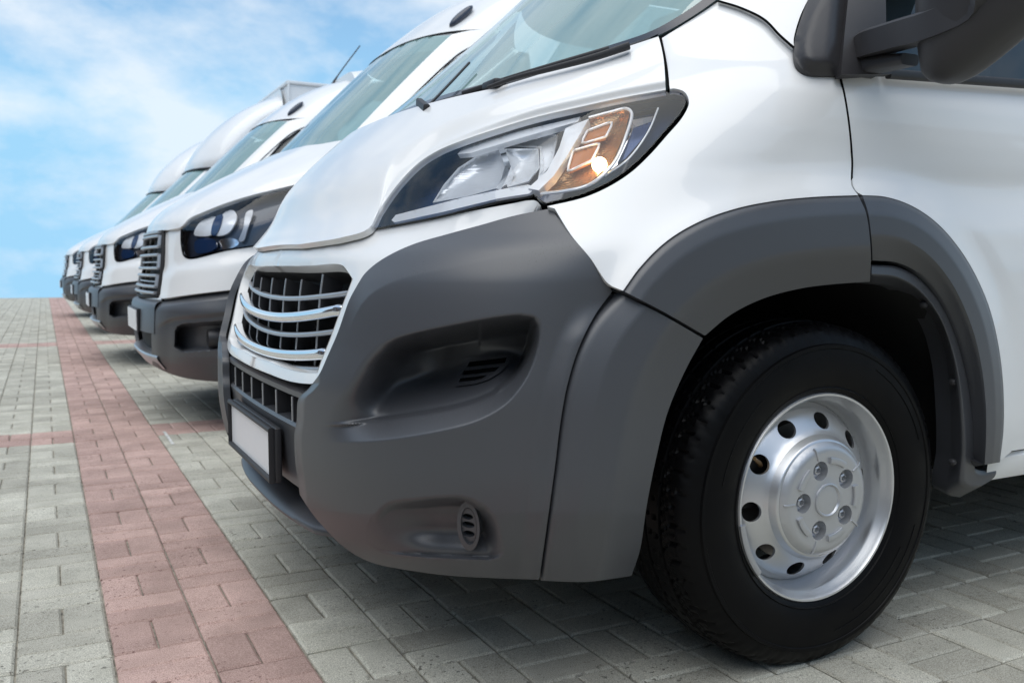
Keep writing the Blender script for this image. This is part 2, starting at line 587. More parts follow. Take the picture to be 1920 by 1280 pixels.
def coons(top, bot, left, right, nu, nv):
    """grid between four curves: top and bottom run left to right, left and right run top to bottom"""
    T, B = resample(top, nu), resample(bot, nu); Lf, Rt = resample(left, nv), resample(right, nv)
    u = np.linspace(0, 1, nu)[None, :, None]; v = np.linspace(0, 1, nv)[:, None, None]
    G = (1 - v) * T[None] + v * B[None] + (1 - u) * Lf[:, None] + u * Rt[:, None]
    G -= (1 - u) * (1 - v) * T[0] + u * (1 - v) * T[-1] + (1 - u) * v * B[0] + u * v * B[-1]
    return G
def gridmesh(P):
    nv, nu = P.shape[:2]
    V = P.reshape(-1, 3)
    F = [(j * nu + i, j * nu + i + 1, (j + 1) * nu + i + 1, (j + 1) * nu + i) for j in range(nv - 1) for i in range(nu - 1)]
    return V, orient(V, F, C0)

# ------------------------------------------------------------------ ground: block paving
PX, PY, X0, Y0 = .190, .183, .105, 1.750      # block pitch across and along the row, origin of the grid
CREST = 28.6
ys_ = [-300., CREST, CREST + 3, 1500.]
zs_ = [0., 0., -.18, -110.]
Vg = []; Fg = []
for i, (y, z) in enumerate(zip(ys_, zs_)):
    Vg += [(-900, y, z - .012), (900, y, z - .012)]
for i in range(3):
    Fg.append((2 * i, 2 * i + 1, 2 * i + 3, 2 * i + 2))
gm = mat('joint_sand', (.30, .275, .225), .95)
noise_to(gm, 'Base Color', 40, (.12, .11, .09), (.36, .33, .27), .3, .62, 5)
def paver_mat(name, base, dark, light, pit):
    m = mat(name, base, .82, spec=.3)
    nt, N, L, P = nodes(m)
    geo = N.new('ShaderNodeNewGeometry')
    def noise(scale, det, rough=.6):
        n = N.new('ShaderNodeTexNoise'); n.inputs['Scale'].default_value = scale; n.inputs['Detail'].default_value = det
        n.inputs['Roughness'].default_value = rough
        L.new(geo.outputs['Position'], n.inputs['Vector']); return n
    def ramp(src, p0, c0, p1, c1):
        r = N.new('ShaderNodeValToRGB'); e = r.color_ramp.elements
        e[0].position = p0; e[0].color = (*c0, 1); e[1].position = p1; e[1].color = (*c1, 1)
        L.new(src, r.inputs[0]); return r
    n1 = noise(420, 3); c1 = ramp(n1.outputs['Fac'], .30, dark, .68, light)
    n2 = noise(6, 4); c2 = ramp(n2.outputs['Fac'], .3, (.80, .80, .78), .7, (1.12, 1.12, 1.11))
    at_ = N.new('ShaderNodeAttribute'); at_.attribute_name = 'tone'
    oi = N.new('ShaderNodeObjectInfo')
    ad = N.new('ShaderNodeMath'); ad.operation = 'ADD'; L.new(at_.outputs['Fac'], ad.inputs[0]); L.new(oi.outputs['Random'], ad.inputs[1])
    fr = N.new('ShaderNodeMath'); fr.operation = 'FRACT'; L.new(ad.outputs[0], fr.inputs[0])
    c3 = ramp(fr.outputs[0], 0, (.82, .81, .80), 1, (1.12, 1.12, 1.11))
    mA = N.new('ShaderNodeMix'); mA.data_type = 'RGBA'; mA.blend_type = 'MULTIPLY'; mA.inputs['Factor'].default_value = 1
    mB = N.new('ShaderNodeMix'); mB.data_type = 'RGBA'; mB.blend_type = 'MULTIPLY'; mB.inputs['Factor'].default_value = 1
    L.new(c1.outputs[0], mA.inputs['A']); L.new(c2.outputs[0], mA.inputs['B'])
    L.new(mA.outputs['Result'], mB.inputs['A']); L.new(c3.outputs[0], mB.inputs['B'])
    # pits: small dark worn holes
    n4 = noise(78, 2); p4 = ramp(n4.outputs['Fac'], .62, (0, 0, 0), .66, (1, 1, 1))
    n5 = noise(3.1, 2); p5 = ramp(n5.outputs['Fac'], .42, (0, 0, 0), .62, (1, 1, 1))
    mm = N.new('ShaderNodeMath'); mm.operation = 'MULTIPLY'; L.new(p4.outputs[0], mm.inputs[0]); L.new(p5.outputs[0], mm.inputs[1])
    mC = N.new('ShaderNodeMix'); mC.data_type = 'RGBA'
    mC.inputs['B'].default_value = (*pit, 1)
    L.new(mm.outputs[0], mC.inputs['Factor']); L.new(mB.outputs['Result'], mC.inputs['A'])
    L.new(mC.outputs['Result'], P.inputs['Base Color'])
    sb = N.new('ShaderNodeMath'); sb.operation = 'SUBTRACT'; L.new(n1.outputs['Fac'], sb.inputs[0]); L.new(mm.outputs[0], sb.inputs[1])
    b = N.new('ShaderNodeBump'); b.inputs['Strength'].default_value = .8; b.inputs['Distance'].default_value = .0025
    L.new(sb.outputs[0], b.inputs['Height']); L.new(b.outputs[0], P.inputs['Normal'])
    return m
paver_mat('grey_block', (.3, .3, .28), (.25, .242, .207), (.68, .66, .58), (.19, .182, .155))
paver_mat('red_block', (.3, .17, .15), (.31, .195, .172), (.65, .47, .425), (.19, .105, .095))
# ground sheet beyond the laid blocks keeps the block colour with drawn joints
gf = mat('far_paving', (.33, .33, .31), .9, spec=.2)
nt, N, L, P = nodes(gf)
geo = N.new('ShaderNodeNewGeometry'); bt = N.new('ShaderNodeTexBrick')
bt.inputs['Scale'].default_value = 1 / .38; bt.inputs['Color1'].default_value = (.38, .38, .35, 1); bt.inputs['Color2'].default_value = (.43, .43, .40, 1)
bt.inputs['Mortar'].default_value = (.2, .19, .17, 1); bt.inputs['Mortar Size'].default_value = .012
L.new(geo.outputs['Position'], bt.inputs['Vector']); L.new(bt.outputs['Color'], P.inputs['Base Color'])
ground = obj('ground', (Vg, Fg), 'far_paving', None, 0)
tag(ground, 'wide paved ground running to the crest behind the vans', 'ground', kind='structure')

def paver_vf(cx, cy, lx, ly, ch=.0055, j=.0022, top=0.):
    hx, hy = lx / 2 - j, ly / 2 - j
    V = []
    for z, i in ((-.02, 0), (-ch * .8, 0), (0, ch)):
        V += [(cx - hx + i, cy - hy + i, z + top), (cx + hx - i, cy - hy + i, z + top), (cx + hx - i, cy + hy - i, z + top), (cx - hx + i, cy + hy - i, z + top)]
    F = [(8, 9, 10, 11)]
    for k in range(4):
        m = (k + 1) % 4
        F += [(k, m, 4 + m, 4 + k), (4 + k, 4 + m, 8 + m, 8 + k)]
    return V, F
pave = obj('block_paving', ([(-3.6, -1.5, -.009), (6.5, -1.5, -.009), (6.5, CREST - .3, -.009), (-3.6, CREST - .3, -.009)], [(0, 1, 2, 3)]), 'joint_sand', None, 0)
tag(pave, 'grey and red basket-weave block paving under the parked vans', 'paving', kind='structure')
bricks = []
i0, i1 = int((-3.5 - X0) / PX), int((6.3 - X0) / PX)
j0, j1 = int((-1.3 - Y0) / PY), int((CREST - .6 - Y0) / PY)
for i in range(i0, i1):
    for j in range(j0, j1):
        x = X0 + i * PX; y = Y0 + j * PY
        red = i in (0, 1) or (j in (17, 18)) or (j in (50, 51, 52))
        if y > 16 and (x < -2.5 or x > 3.5):
            continue
        if (i + j) % 2 == 0:       # pair laid along the row
            bricks.append((x + PX / 4, y + PY / 2, 0, red)); bricks.append((x + 3 * PX / 4, y + PY / 2, 0, red))
        else:
            bricks.append((x + PX / 2, y + PY / 4, 1, red)); bricks.append((x + PX / 2, y + 3 * PY / 4, 1, red))
B = np.array([(b[0], b[1], 0.) for b in bricks])
q = B - C0; dep = q @ FW
uv = proj(B)
vis = (dep > .5) & (uv[:, 0] > -20) & (uv[:, 0] < 1940) & (uv[:, 1] < 1320)
hid = (uv[:, 0] > 640) & (uv[:, 1] < 1080) | (uv[:, 0] > 1300) & (uv[:, 1] < 1060) & (uv[:, 0] < 1740)
order = np.argsort(np.where(vis & ~hid, dep, 1e9))
single = set()
cnt = {False: 0, True: 0}
for k in order:
    rd = bricks[k][3]
    if vis[k] and not hid[k] and cnt[rd] < 300:
        cnt[rd] += 1; single.add(int(k))
pm = {}
for ori in (0, 1):
    lx, ly = (PX / 2, PY) if ori == 0 else (PX, PY / 2)
    for rd in (False, True):
        me = mesh('paver_block', *paver_vf(0, 0, lx, ly))
        me.materials.append(MATS['red_block' if rd else 'grey_block'])
        pm[(ori, rd)] = me
rest = {False: ([], [], []), True: ([], [], [])}
rng = random.Random(3)
for k, (x, y, ori, rd) in enumerate(bricks):
    dz = rng.uniform(-.0016, .0016)
    if k in single:
        o = bpy.data.objects.new('red_paver' if rd else 'grey_paver', pm[(ori, rd)])
        COL.objects.link(o); o.parent = pave
        o.location = (x + rng.uniform(-.0006, .0006), y + rng.uniform(-.0006, .0006), dz)
        o.rotation_euler = (rng.uniform(-.006, .006), rng.uniform(-.006, .006), rng.uniform(-.006, .006) + (math.pi if rng.random() < .5 else 0))
    else:
        lx, ly = (PX / 2, PY) if ori == 0 else (PX, PY / 2)
        v, f = paver_vf(x, y, lx, ly, top=dz)
        V, F, T = rest[rd]
        b = len(V); V += v; F += [tuple(a + b for a in q_) for q_ in f]; T += [rng.random()] * len(v)
for rd, nm in ((False, 'grey_pavers'), (True, 'red_pavers')):
    V, F, T = rest[rd]
    me = bpy.data.meshes.new(nm); me.from_pydata(V, [], F)
    a = me.attributes.new('tone', 'FLOAT', 'POINT'); a.data.foreach_set('value', T)
    o = link(nm, me, 'red_block' if rd else 'grey_block', pave, 0)
    tag(o, kind='stuff')
mat('road_paint', (.62, .62, .60), .7)
noise_to(MATS['road_paint'], 'Base Color', 60, (.34, .34, .32), (.66, .66, .64), .35, .55)
mark = obj('paint_mark', ([(.513, 4.55, .0045), (.528, 4.55, .0045), (.530, 4.93, .0045), (.515, 4.93, .0045)], [(0, 1, 2, 3)]), 'road_paint', pave, 0)

# ------------------------------------------------------------------ nearest van
YC = 2.376
S1 = Shell(YC,
    [(.15, .56), (.22, .515), (.30, .475), (.38, .450), (.48, .440), (.60, .442), (.70, .462), (.80, .485), (.85, .503), (.88, .516), (.92, .552), (.95, .576), (.98, .598), (1.03, .629), (1.1, .682), (1.2, .785),
     (1.33, .945), (1.45, 1.085), (1.6, 1.255), (1.9, 1.575), (2.1, 1.79), (2.3, 2.08), (2.42, 2.5), (2.46, 3.1)],
    [(.2, .98), (.35, 1.015), (.5, 1.03), (.9, 1.03), (1.1, 1.025), (1.25, 1.015), (1.34, 1.0), (1.6, .965), (1.95, .91), (2.3, .86), (2.45, .80)],
    [(.2, .5), (.82, .5), (.96, .59), (1.15, .68), (1.3, .72), (2.4, .7)],
    [(.2, 2.8), (.82, 2.78), (.96, 2.48), (1.15, 2.2), (1.3, 2.12), (2.4, 2.2)])
van = root('delivery_van', (1.44, YC, 0))
tag(van, 'nearest white delivery van with grey plastic bumper and steel wheel, its front filling the frame', 'van', 'vans parked in a row')

hl_top = [(693, 429), (712, 398), (746, 350), (787, 308), (825, 284), (866, 267), (935, 243), (1004, 222), (1090, 202), (1169, 185), (1237, 174), (1262, 172)]
hl_tip = [(1262, 172), (1279, 176), (1286, 190), (1275, 214)]
hl_low = [(1275, 214), (1244, 250), (1210, 288), (1176, 319), (1134, 346), (1090, 365), (1024, 382)]
hl_bot = [(1000, 364), (993, 367), (935, 377), (832, 403), (746, 420), (693, 429)]
HL = np.vstack([sm(hl_top)[:-1], sm(hl_tip)[:-1], sm(hl_low), sm([(1024, 382), (1014, 377), (1000, 364)])[1:-1], sm(hl_bot)[:-1]])
def grow(poly, d):
    """outline moved outwards by d pixels"""
    P = np.asarray(poly, float); a = np.roll(P, 1, 0); b = np.roll(P, -1, 0)
    t = b - a; t /= np.linalg.norm(t, axis=1)[:, None] + 1e-9
    n = np.stack([t[:, 1], -t[:, 0]], 1)
    area = np.sum(P[:, 0] * np.roll(P[:, 1], -1) - np.roll(P[:, 0], -1) * P[:, 1])
    return P + n * d * (1 if area > 0 else -1)

def ribbon(sh, outer, inner, end0, end1, rs, os, nu=80, nv=26, fl=.04, extra=None):
    """moulding between two curves; its height over the skin follows the profile os at the fractions rs"""
    G = coons(outer, inner, end0, end1, nu, nv)
    o = np.interp(np.linspace(0, 1, nv), rs, os)[:, None] + np.zeros((nv, nu))
    if extra is not None: o = o + extra(G)
    V, F = gridmesh(sh.lift(G, o))
    return flange(V, F, fl, shell=sh)
def pair(name, vf, mt, parent, ang=40):
    """the part on the near side and its twin on the far side"""
    p = parent if isinstance(parent, (tuple, list)) else (parent, parent)
    return obj(name, vf, mt, p[0], ang), obj(name, mirror_y(vf, YC), mt, p[1], ang)
# -- hood: traced on the near half in skin coordinates, then mirrored across the centre line
low_px = [(560, 458), (600, 452), (640, 445), (691, 428)] + [(p[0] - 1.5, p[1] - 3.5) for p in hl_top[1:-2]] + [(1248, 167)]
low_px = sm(low_px)
up_px = sm([(1235, 72), (1140, 103), (1060, 128), (1000, 147), (930, 168)])
al, zl = S1.az_off(low_px, .0).T
au, zu = S1.az_off(up_px, .016).T
lowc = np.vstack([[0, zl[0] + .003], np.stack([al, zl], 1)])
upc = np.stack([au, zu], 1)[::-1]
zc0 = upc[0, 1] - .012
upc = np.vstack([[0, zc0], upc])
nU, nV = 90, 60
gl_ = resample(np.vstack([sm(lowc[:2], .02)[:-1], lowc[1:]]), nU); gu_ = resample(sm(upc, .02), nU)
v_ = np.linspace(0, 1, nV)[:, None]
ga = gl_[None, :, 0] * (1 - v_) + gu_[None, :, 0] * v_
gz = gl_[None, :, 1] * (1 - v_) + gu_[None, :, 1] * v_
hoff = .012 * sstep(0, .10, v_ + 0 * ga) - .002
hoff = hoff * (1 - .8 * sstep(.5, .3, ga) * sstep(.5, .1, v_ + 0 * ga))
# raised centre with soft shoulder
hoff = hoff + .010 * sstep(.52, .40, ga - .16 * v_) * sstep(.1, .5, v_ + 0 * ga)
PH = S1.pt(ga, gz, hoff)
hv, hf = gridmesh(PH)
hv, hf = join((hv, hf), mirror_y((hv, hf), YC))
bm = bmesh.new()
me = mesh('hood', hv, hf)
bm.from_mesh(me); bmesh.ops.remove_doubles(bm, verts=bm.verts[:], dist=.0012); bm.to_mesh(me); bm.free()
V = [tuple(v.co) for v in me.vertices]; F = [tuple(p.vertices) for p in me.polygons]
V, F = flange(V, F, .014, shell=S1)
hood = obj('hood', (V, F), 'white_paint', van, 50)

# -- white front panel round the grille
wtop = sm([(470, 478), (502, 468), (536, 463), (577, 459), (634, 449), (691, 434)])
wtop2 = sm([(691, 434), (746, 425), (832, 407), (899, 393), (964, 381), (990, 376), (1006, 377), (1014, 386)])
gbound = sm([(1016, 394), (966, 410), (901, 428), (836, 446), (782, 462), (741, 480), (709, 500), (687, 520), (674, 537)])
gbound2 = sm([(674, 537), (659, 566), (637, 628), (617, 676), (603, 702), (588, 718), (574, 719), (538, 713), (488, 693), (470, 683)])
hole_r = sm([(560, 499), (587, 498), (630, 495), (643, 498), (652, 509), (661, 523)], 5)
hole_r2 = sm([(661, 523), (640, 578), (617, 640), (601, 680), (595, 698)], 5)
hole_b = sm([(595, 698), (580, 698), (561, 696), (528, 687), (495, 672), (472, 657)], 5)
ZT0 = None
def wpoff(uv):
    d = dline(np.vstack([wtop, wtop2]), uv); e = dline(np.vstack([gbound, gbound2]), uv)
    return -.010 - .026 * np.clip(d / (d + e + 1e-6), 0, 1)
def to_az(uv, off=0.):
    return S1.az_off(uv, off)
# outline in skin coordinates for the near half, closed along the centre line
A_top = to_az(np.vstack([wtop[10:], wtop2[1:]]), -.016); A_g = to_az(np.vstack([gbound, gbound2[1:]]), -.028)
H_out = to_az(np.vstack([hole_r, hole_r2[1:], hole_b[1:]]), -.032)
A_top = np.vstack([[0, A_top[0, 1]], A_top]); k_ = np.argmax(A_g[:, 0] < .06) or len(A_g)
A_g = np.vstack([A_g[:k_], [0, A_g[k_ - 1, 1] - .002]])
kt = np.argmax(H_out[:, 0] > .06); H_out = H_out[kt:]
kb = len(H_out) - np.argmax(H_out[::-1, 0] > .05); H_out = H_out[:kb]
H_out = np.vstack([[0, H_out[0, 1]], H_out, [0, H_out[-1, 1] - .004]])
SCL = np.array([1.5, 1.0])
def dense(P, step=.008):
    out = [P[0]]
    for a, b in zip(P[:-1], P[1:]):
        n = max(1, int(np.linalg.norm((b - a) * SCL) / step))
        for k in range(1, n + 1):
            out.append(a + (b - a) * k / n)
    return np.array(out)
Wp = np.vstack([dense(A_top), dense(A_g)[0:], dense(H_out[::-1])[0:]])
keepi = [0]
for i in range(1, len(Wp)):
    if np.linalg.norm(Wp[i] - Wp[keepi[-1]]) > 1e-4: keepi.append(i)
Wp = Wp[keepi]
V2, F2 = fill(Wp * SCL, .013)
V2 = V2 / SCL
edge_d = dline(dense(A_top) * SCL, V2 * SCL); edge_g = dline(dense(A_g) * SCL, V2 * SCL); edge_h = dline(dense(H_out) * SCL, V2 * SCL)
woff = np.full(len(V2), -.034)
fixed = np.zeros(len(V2), bool)
for e_, val in ((edge_h, -.032), (edge_g, -.028), (edge_d, -.016)):
    on = e_ < 1e-3
    woff[on] = val; fixed |= on
ed_ = np.array([(f[k], f[(k + 1) % 3]) for f in F2 for k in range(3)])
ed_ = np.vstack([ed_, ed_[:, ::-1]])
deg_ = np.bincount(ed_[:, 0], minlength=len(V2))
for _ in range(600):       # relax so that the panel blends evenly between its edges
    av_ = np.bincount(ed_[:, 0], weights=woff[ed_[:, 1]], minlength=len(V2)) / np.maximum(deg_, 1)
    woff = np.where(fixed, woff, av_)
Vw = S1.pt(V2[:, 0], V2[:, 1], woff)
Fw = orient(Vw, F2, C0)
wv, wf = flange(Vw, Fw, .018, shell=S1)
wv, wf = join((wv, wf), mirror_y((wv, wf), YC))
front_panel = obj('front_panel', weld((wv, wf)), 'white_paint', van, 40)

# -- grille: throat, mesh, bars
def az_path(H, off, mirror=True):
    P = S1.pt(H[:, 0], H[:, 1], off)
    if mirror:
        M = P.copy(); M[:, 1] = 2 * YC - M[:, 1]
        P = np.vstack([P, M[::-1]])
    return P
Hd = resample(dense(H_out), 90)
rim0 = az_path(Hd, -.031); Hin = Hd.copy()
cA = np.array([0, (Hd[:, 1].max() + Hd[:, 1].min()) / 2])
Hin = cA + (Hd - cA) * np.array([.965, .93])
rim1 = az_path(Hin, -.056); rim2 = az_path(cA + (Hd - cA) * np.array([.96, .92]), -.125)
obj('grille_surround', loft([rim0, rim1], True, False), 'white_paint', front_panel, 50)
grille = obj('grille', loft([rim1, rim2], True, False), 'black', van, 50)
V2, F2 = fill((cA + (Hd - cA) * np.array([.97, .94])) * SCL, .04)
V2 = V2 / SCL
Vb = S1.pt(V2[:, 0], V2[:, 1], -.12); Fb = orient(Vb, F2, C0)
obj('grille_back', weld(join((Vb, Fb), mirror_y((Vb, Fb), YC))), 'black', grille, 60)
gz0, gz1 = Hin[:, 1].min(), Hin[:, 1].max()
print('grille z', gz0, gz1, 'half a', Hin[:, 0].max())
# fine mesh in front of the back: two sets of diagonal wires joined into one part
wires = []
ad = Hin[:, 0].max()
Hinp = np.vstack([Hin, Hin[::-1] * [-1, 1]])
for k in range(-60, 61):
    for sgn in (-1, 1):
        pts = []
        for t in np.linspace(gz0, gz1, 14):
            a = k * .021 + sgn * (t - gz0) * 1.1
            pts.append((a, t))
        pts = np.array(pts)
        ok = inside(Hinp, pts)
        if ok.sum() >= 3:
            idx = np.where(ok)[0]
            P = S1.pt(pts[idx, 0], pts[idx, 1], -.106)
            wires.append(tube(P, circ(.0011, 4)))
obj('grille_mesh', join(*wires), 'dark_plastic', grille, 60)['kind'] = 'stuff'
bars = [  # pixel trace of each bar, thickness, stand-off, material
    ([(507, 544), (546, 544), (609, 542), (649, 535)], .007, -.064, 'satin_bar'),
    ([(507, 582), (546, 583), (595, 581), (637, 574)], .0125, -.057, 'chrome'),
    ([(507, 609), (531, 612), (601, 615), (624, 612)], .007, -.064, 'satin_bar'),
    ([(507, 645), (546, 651), (585, 655), (612, 651)], .0125, -.057, 'chrome'),
    ([(507, 668), (546, 677), (577, 681), (604, 680)], .007, -.062, 'satin_bar')]
bz = []
for px, th, off, mt in bars:
    p = S1.lift(px, off - .01); a, z = S1.az(p)
    d = np.abs(YC - p[:, 1])
    cf = np.polyfit(d ** 2, z, 1)
    # half width of the opening at this height
    zz = z.mean()
    row = [h for h in Hd if abs(h[1] - zz) < .03]
    am = max(r[0] for r in row) + (-.006 if mt == 'chrome' else .002)
    aa = np.linspace(-am, am, 61)
    p0 = S1.pt(aa, zz + 0 * aa, off)
    dd = np.abs(YC - p0[:, 1])
    zb = np.polyval(cf, dd ** 2)
    bz.append(zb.mean())
    P = S1.pt(aa, zb, off)
    if mt == 'chrome':
        base_ = rrect(.045, th * 2, .008)
        pr = lambda t, b=base_: [(x * k_, y * k_) for k_ in [min(1, .35 + min(t, 1 - t) / .05)] for x, y in b]
    else:
        pr = rrect(.022, th * 1.7, .005)
    o = obj('chrome_bar' if mt == 'chrome' else 'grille_bar', tube(P, pr), mt, grille, 50)
# upright fins between the bars
for k in range(-3, 4):
    dk = k * .150 + .075
    if abs(dk) > .46: continue
    zs = np.linspace(gz0 + .004, gz1 - .004, 16)
    n = S1.n(zs); th = (np.abs(dk) / S1.W(zs)) ** (n / 2)
    a = np.arcsin(np.clip(th, 0, 1)) / (math.pi / 2) * np.sign(dk)
    f0 = S1.pt(a, zs, -.064); f1 = S1.pt(a, zs, -.11)
    xm = f0[8, 0]; f0[:, 0] = xm + .4 * (f0[:, 0] - xm); f1[:, 0] = f0[:, 0] + .045
    secs = [[p + (0, .002, 0), p - (0, .002, 0), q_ - (0, .002, 0), q_ + (0, .002, 0)] for p, q_ in zip(f0, f1)]
    ok = inside(Hinp, np.stack([a, zs], 1)); secs = [s for s, k2 in zip(secs, ok) if k2]
    fin = obj('grille_fin', loft(secs), 'dark_plastic', grille, 30)
    e0 = [s[0] + (s[1] - s[0]) / 2 - np.array([.001, 0, 0]) for s in secs]
    obj('fin_edge', tube(e0, circ(.0028, 6), up=(1, 0, 0)), 'satin_bar', grille, 60)

# -- bumper corner: grid on the skin with the creases and hollows of the real one
b_left = sm([(586, 719), (575, 732), (562, 743), (558, 752), (556, 790), (552, 815), (554, 869), (558, 896), (562, 927)])
b_top = np.vstack([sm([(586, 719), (600, 699), (613, 670), (633, 624), (655, 562), (670, 534)])[:-1], sm([(670, 534), (683, 514), (705, 494), (738, 474), (780, 456), (835, 440), (901, 422), (966, 404), (1033, 391)])])
b_right = np.vstack([sm([(1033, 391), (1072, 442), (1107, 484), (1139, 532)])[:-1], sm([(1139, 532), (1148, 546)])[:-1], sm([(1148, 546), (1116, 590), (1086, 650), (1064, 720), (1051, 790), (1041, 870), (1026, 980), (1011, 1086)])])
b_bot = sm([(562, 927), (586, 963), (610, 991), (640, 1021), (672, 1043), (706, 1057), (763, 1068), (837, 1078), (920, 1083), (1011, 1086)])
NU, NV = 300, 280
G = coons(b_top, b_bot, b_left, b_right, NU, NV)
crease1 = sm([(640, 690), (650, 640), (664, 595), (690, 556), (740, 527), (860, 498), (1000, 468), (1092, 452)])
r1_lf = sm([(692, 652), (640, 735), (598, 795)])
r1_top = sm([(692, 652), (745, 631), (850, 608), (940, 592), (985, 588)])
r1_rt = sm([(985, 588), (1003, 595), (1008, 612), (1002, 645), (988, 682), (966, 712), (940, 734)])
r1_bot = sm([(940, 734), (905, 751), (860, 765), (800, 777), (700, 792), (620, 798), (598, 795)])
R1 = np.vstack([r1_top, r1_rt[1:], r1_bot[1:], r1_lf[::-1][1:-1]])
ridge = sm([(552, 818), (580, 826), (640, 829), (720, 824), (830, 806), (900, 786), (952, 754), (990, 702), (1009, 645), (1013, 600)])
ridge_in = np.vstack([sm([(556, 795), (598, 797)])[:-1], r1_bot[::-1][:-1], r1_rt[::-1]])
RB = np.vstack([ridge, ridge_in[::-1]])
r2_top = sm([(700, 962), (722, 942), (780, 934), (868, 930), (900, 940)])
r2_rt = sm([(900, 940), (925, 966), (940, 1010), (948, 1036)])
r2_bot = sm([(948, 1036), (930, 1047), (860, 1047), (780, 1043), (712, 1034), (690, 1020)])
R2 = np.vstack([r2_top, r2_rt[1:], r2_bot[1:], [(688, 990)]])
tuck = sm([(556, 945), (620, 958), (760, 962), (900, 962), (1035, 958)])
crease1, r1_lf, r1_top, r1_rt, r1_bot, ridge, ridge_in, r2_top, r2_rt, r2_bot = [resample(l_, max(4, len(l_) // 3)) for l_ in (crease1, r1_lf, r1_top, r1_rt, r1_bot, ridge, ridge_in, r2_top, r2_rt, r2_bot)]
R1 = np.vstack([r1_top, r1_rt[1:], r1_bot[1:], r1_lf[::-1][1:-1]]); ridge_in = np.vstack([[(556, 795), (580, 796)], r1_bot[::-1], r1_rt[::-1][1:]]); RB = np.vstack([ridge, ridge_in[::-1]]); R2 = np.vstack([r2_top, r2_rt[1:], r2_bot[1:], [(688, 990)]])
bt_thin = resample(b_top, 36)
def signed_above(line, uv):
    """pixels above a left-to-right curve (negative below), measured along v"""
    return np.interp(uv[..., 0], line[:, 0], line[:, 1]) - uv[..., 1]
seam_l = sm([(1148, 546), (1116, 590), (1086, 650), (1064, 720), (1051, 790), (1041, 870), (1026, 980), (1011, 1086)], 25)
def bump_off(uv):
    o = np.zeros(uv.shape[:-1])
    # upper chamfer
    cr = crease1
    dtop = dline(bt_thin, uv); dcr = dline(cr, uv)
    up = inside(np.vstack([cr, [(1100, 440), (1040, 380)], (b_top + (-9, -9))[::-1], [(570, 719)]]), uv)
    o -= np.where(up, .010 * dcr / (dcr + dtop + 1e-6) * sstep(640, 700, uv[..., 0] + (600 - uv[..., 1]) * .2), 0)
    # chamfered ridge under and beside the upper hollow
    inr = inside(RB, uv); do = dline(ridge, uv); di = dline(ridge_in, uv)
    ramp = do / (do + di + 1e-6)
    ftop = np.where(uv[..., 0] > 900, sstep(592, 660, uv[..., 1]), 1)
    o -= np.where(inr, .044 * ramp, 0) * sstep(600, 740, uv[..., 0]) * ftop
    # upper hollow
    i1 = inside(R1, uv)
    dt, dr, db = dline(r1_top, uv), dline(r1_rt, uv), dline(r1_bot, uv)
    grow_ = sstep(0, 150, dline(r1_lf, uv))
    dep1 = .15 * grow_ * sstep(0, 40, dt) ** .8 * sstep(0, 15, dr) * (.22 * sstep(0, 9, db) + .78 * sstep(4, 80, db))
    o -= np.where(i1, .044 * sstep(0, 36, dt) * sstep(600, 740, uv[..., 0]) * sstep(0, 80, dline(r1_lf, uv)) * ftop + dep1, 0)
    # lower hollow
    i2 = inside(R2, uv)
    dt, dr, db = dline(r2_top, uv), dline(r2_rt, uv), dline(r2_bot, uv)
    dep2 = .062 * sstep(680, 830, uv[..., 0]) * sstep(0, 20, dt) * sstep(-4, 34, dr) * (sstep(0, 6, db) * .25 + .75 * sstep(4, 60, db))
    o -= np.where(i2, dep2, 0)
    # lower face tucked under
    below = -signed_above(tuck, uv)
    o -= .030 * np.clip(below / 120, 0, 1.3) ** 1.2 * (below > 0)
    # flares out towards the wheel arch
    o += .014 * sstep(46, 0, dline(seam_l, uv)) * sstep(560, 640, uv[..., 1])
    # front corner by the plate panel rounded in
    o -= .012 * sstep(14, 0, uv[..., 0] - np.interp(uv[..., 1], b_left[:, 1], b_left[:, 0]))
    return o
bo = bump_off(G)
# soften steps a little
for _ in range(1):
    b2 = bo.copy()
    b2[1:-1, 1:-1] = (bo[1:-1, 1:-1] * 2 + bo[:-2, 1:-1] + bo[2:, 1:-1] + bo[1:-1, :-2] + bo[1:-1, 2:]) / 6
    bo = b2
PB = S1.lift(G, bo)
bv, bf = gridmesh(PB)
bv, bf = flange(bv, bf, .02, shell=S1)
bumper = pair('bumper_corner', (bv, bf), 'grey_plastic', van, 60)

def plate_on(uv, off, th, h=8, **kw):
    return panel(S1, uv, off, h, fl=th, **kw)
def poly(*segs, step=5):
    out = []
    for s in segs:
        out.append(sm(s, step)[:-1])
    return np.vstack(out)
# louvres in the upper hollow
def closed(pts, step=4):
    return np.array(sum([[tuple(np.array(a) + (np.array(b) - np.array(a)) * k / max(1, int(np.hypot(b[0] - a[0], b[1] - a[1]) / step))) for k in range(max(1, int(np.hypot(b[0] - a[0], b[1] - a[1]) / step)))] for a, b in zip(pts, pts[1:] + pts[:1])], []))
vent_out = closed([(868, 671), (962, 661), (955, 680), (938, 698), (916, 711), (892, 719), (853, 724), (850, 719)])
def sampled_off(uv, extra):
    o = bump_off(np.asarray(uv)); return o + extra
slots = [closed([(880, 678), (951, 670), (947, 680), (876, 688)]), closed([(870, 695), (937, 687), (928, 696), (866, 703)]), closed([(863, 709), (914, 703), (904, 709), (890, 713), (860, 716)])]
vv = panel(S1, vent_out, lambda uv: np.minimum(bump_off(uv), -.05) + .010, 6, holes=slots, fl=.016)
vent = pair('air_vent', vv, 'grey_plastic', bumper, 40)
for s_ in slots:
    a_ = panel(S1, grow(s_, 2), lambda uv: np.minimum(bump_off(uv), -.05) + .004, 6, fl=.004)
    pair('vent_slot', a_, 'gap_black', bumper, 40)
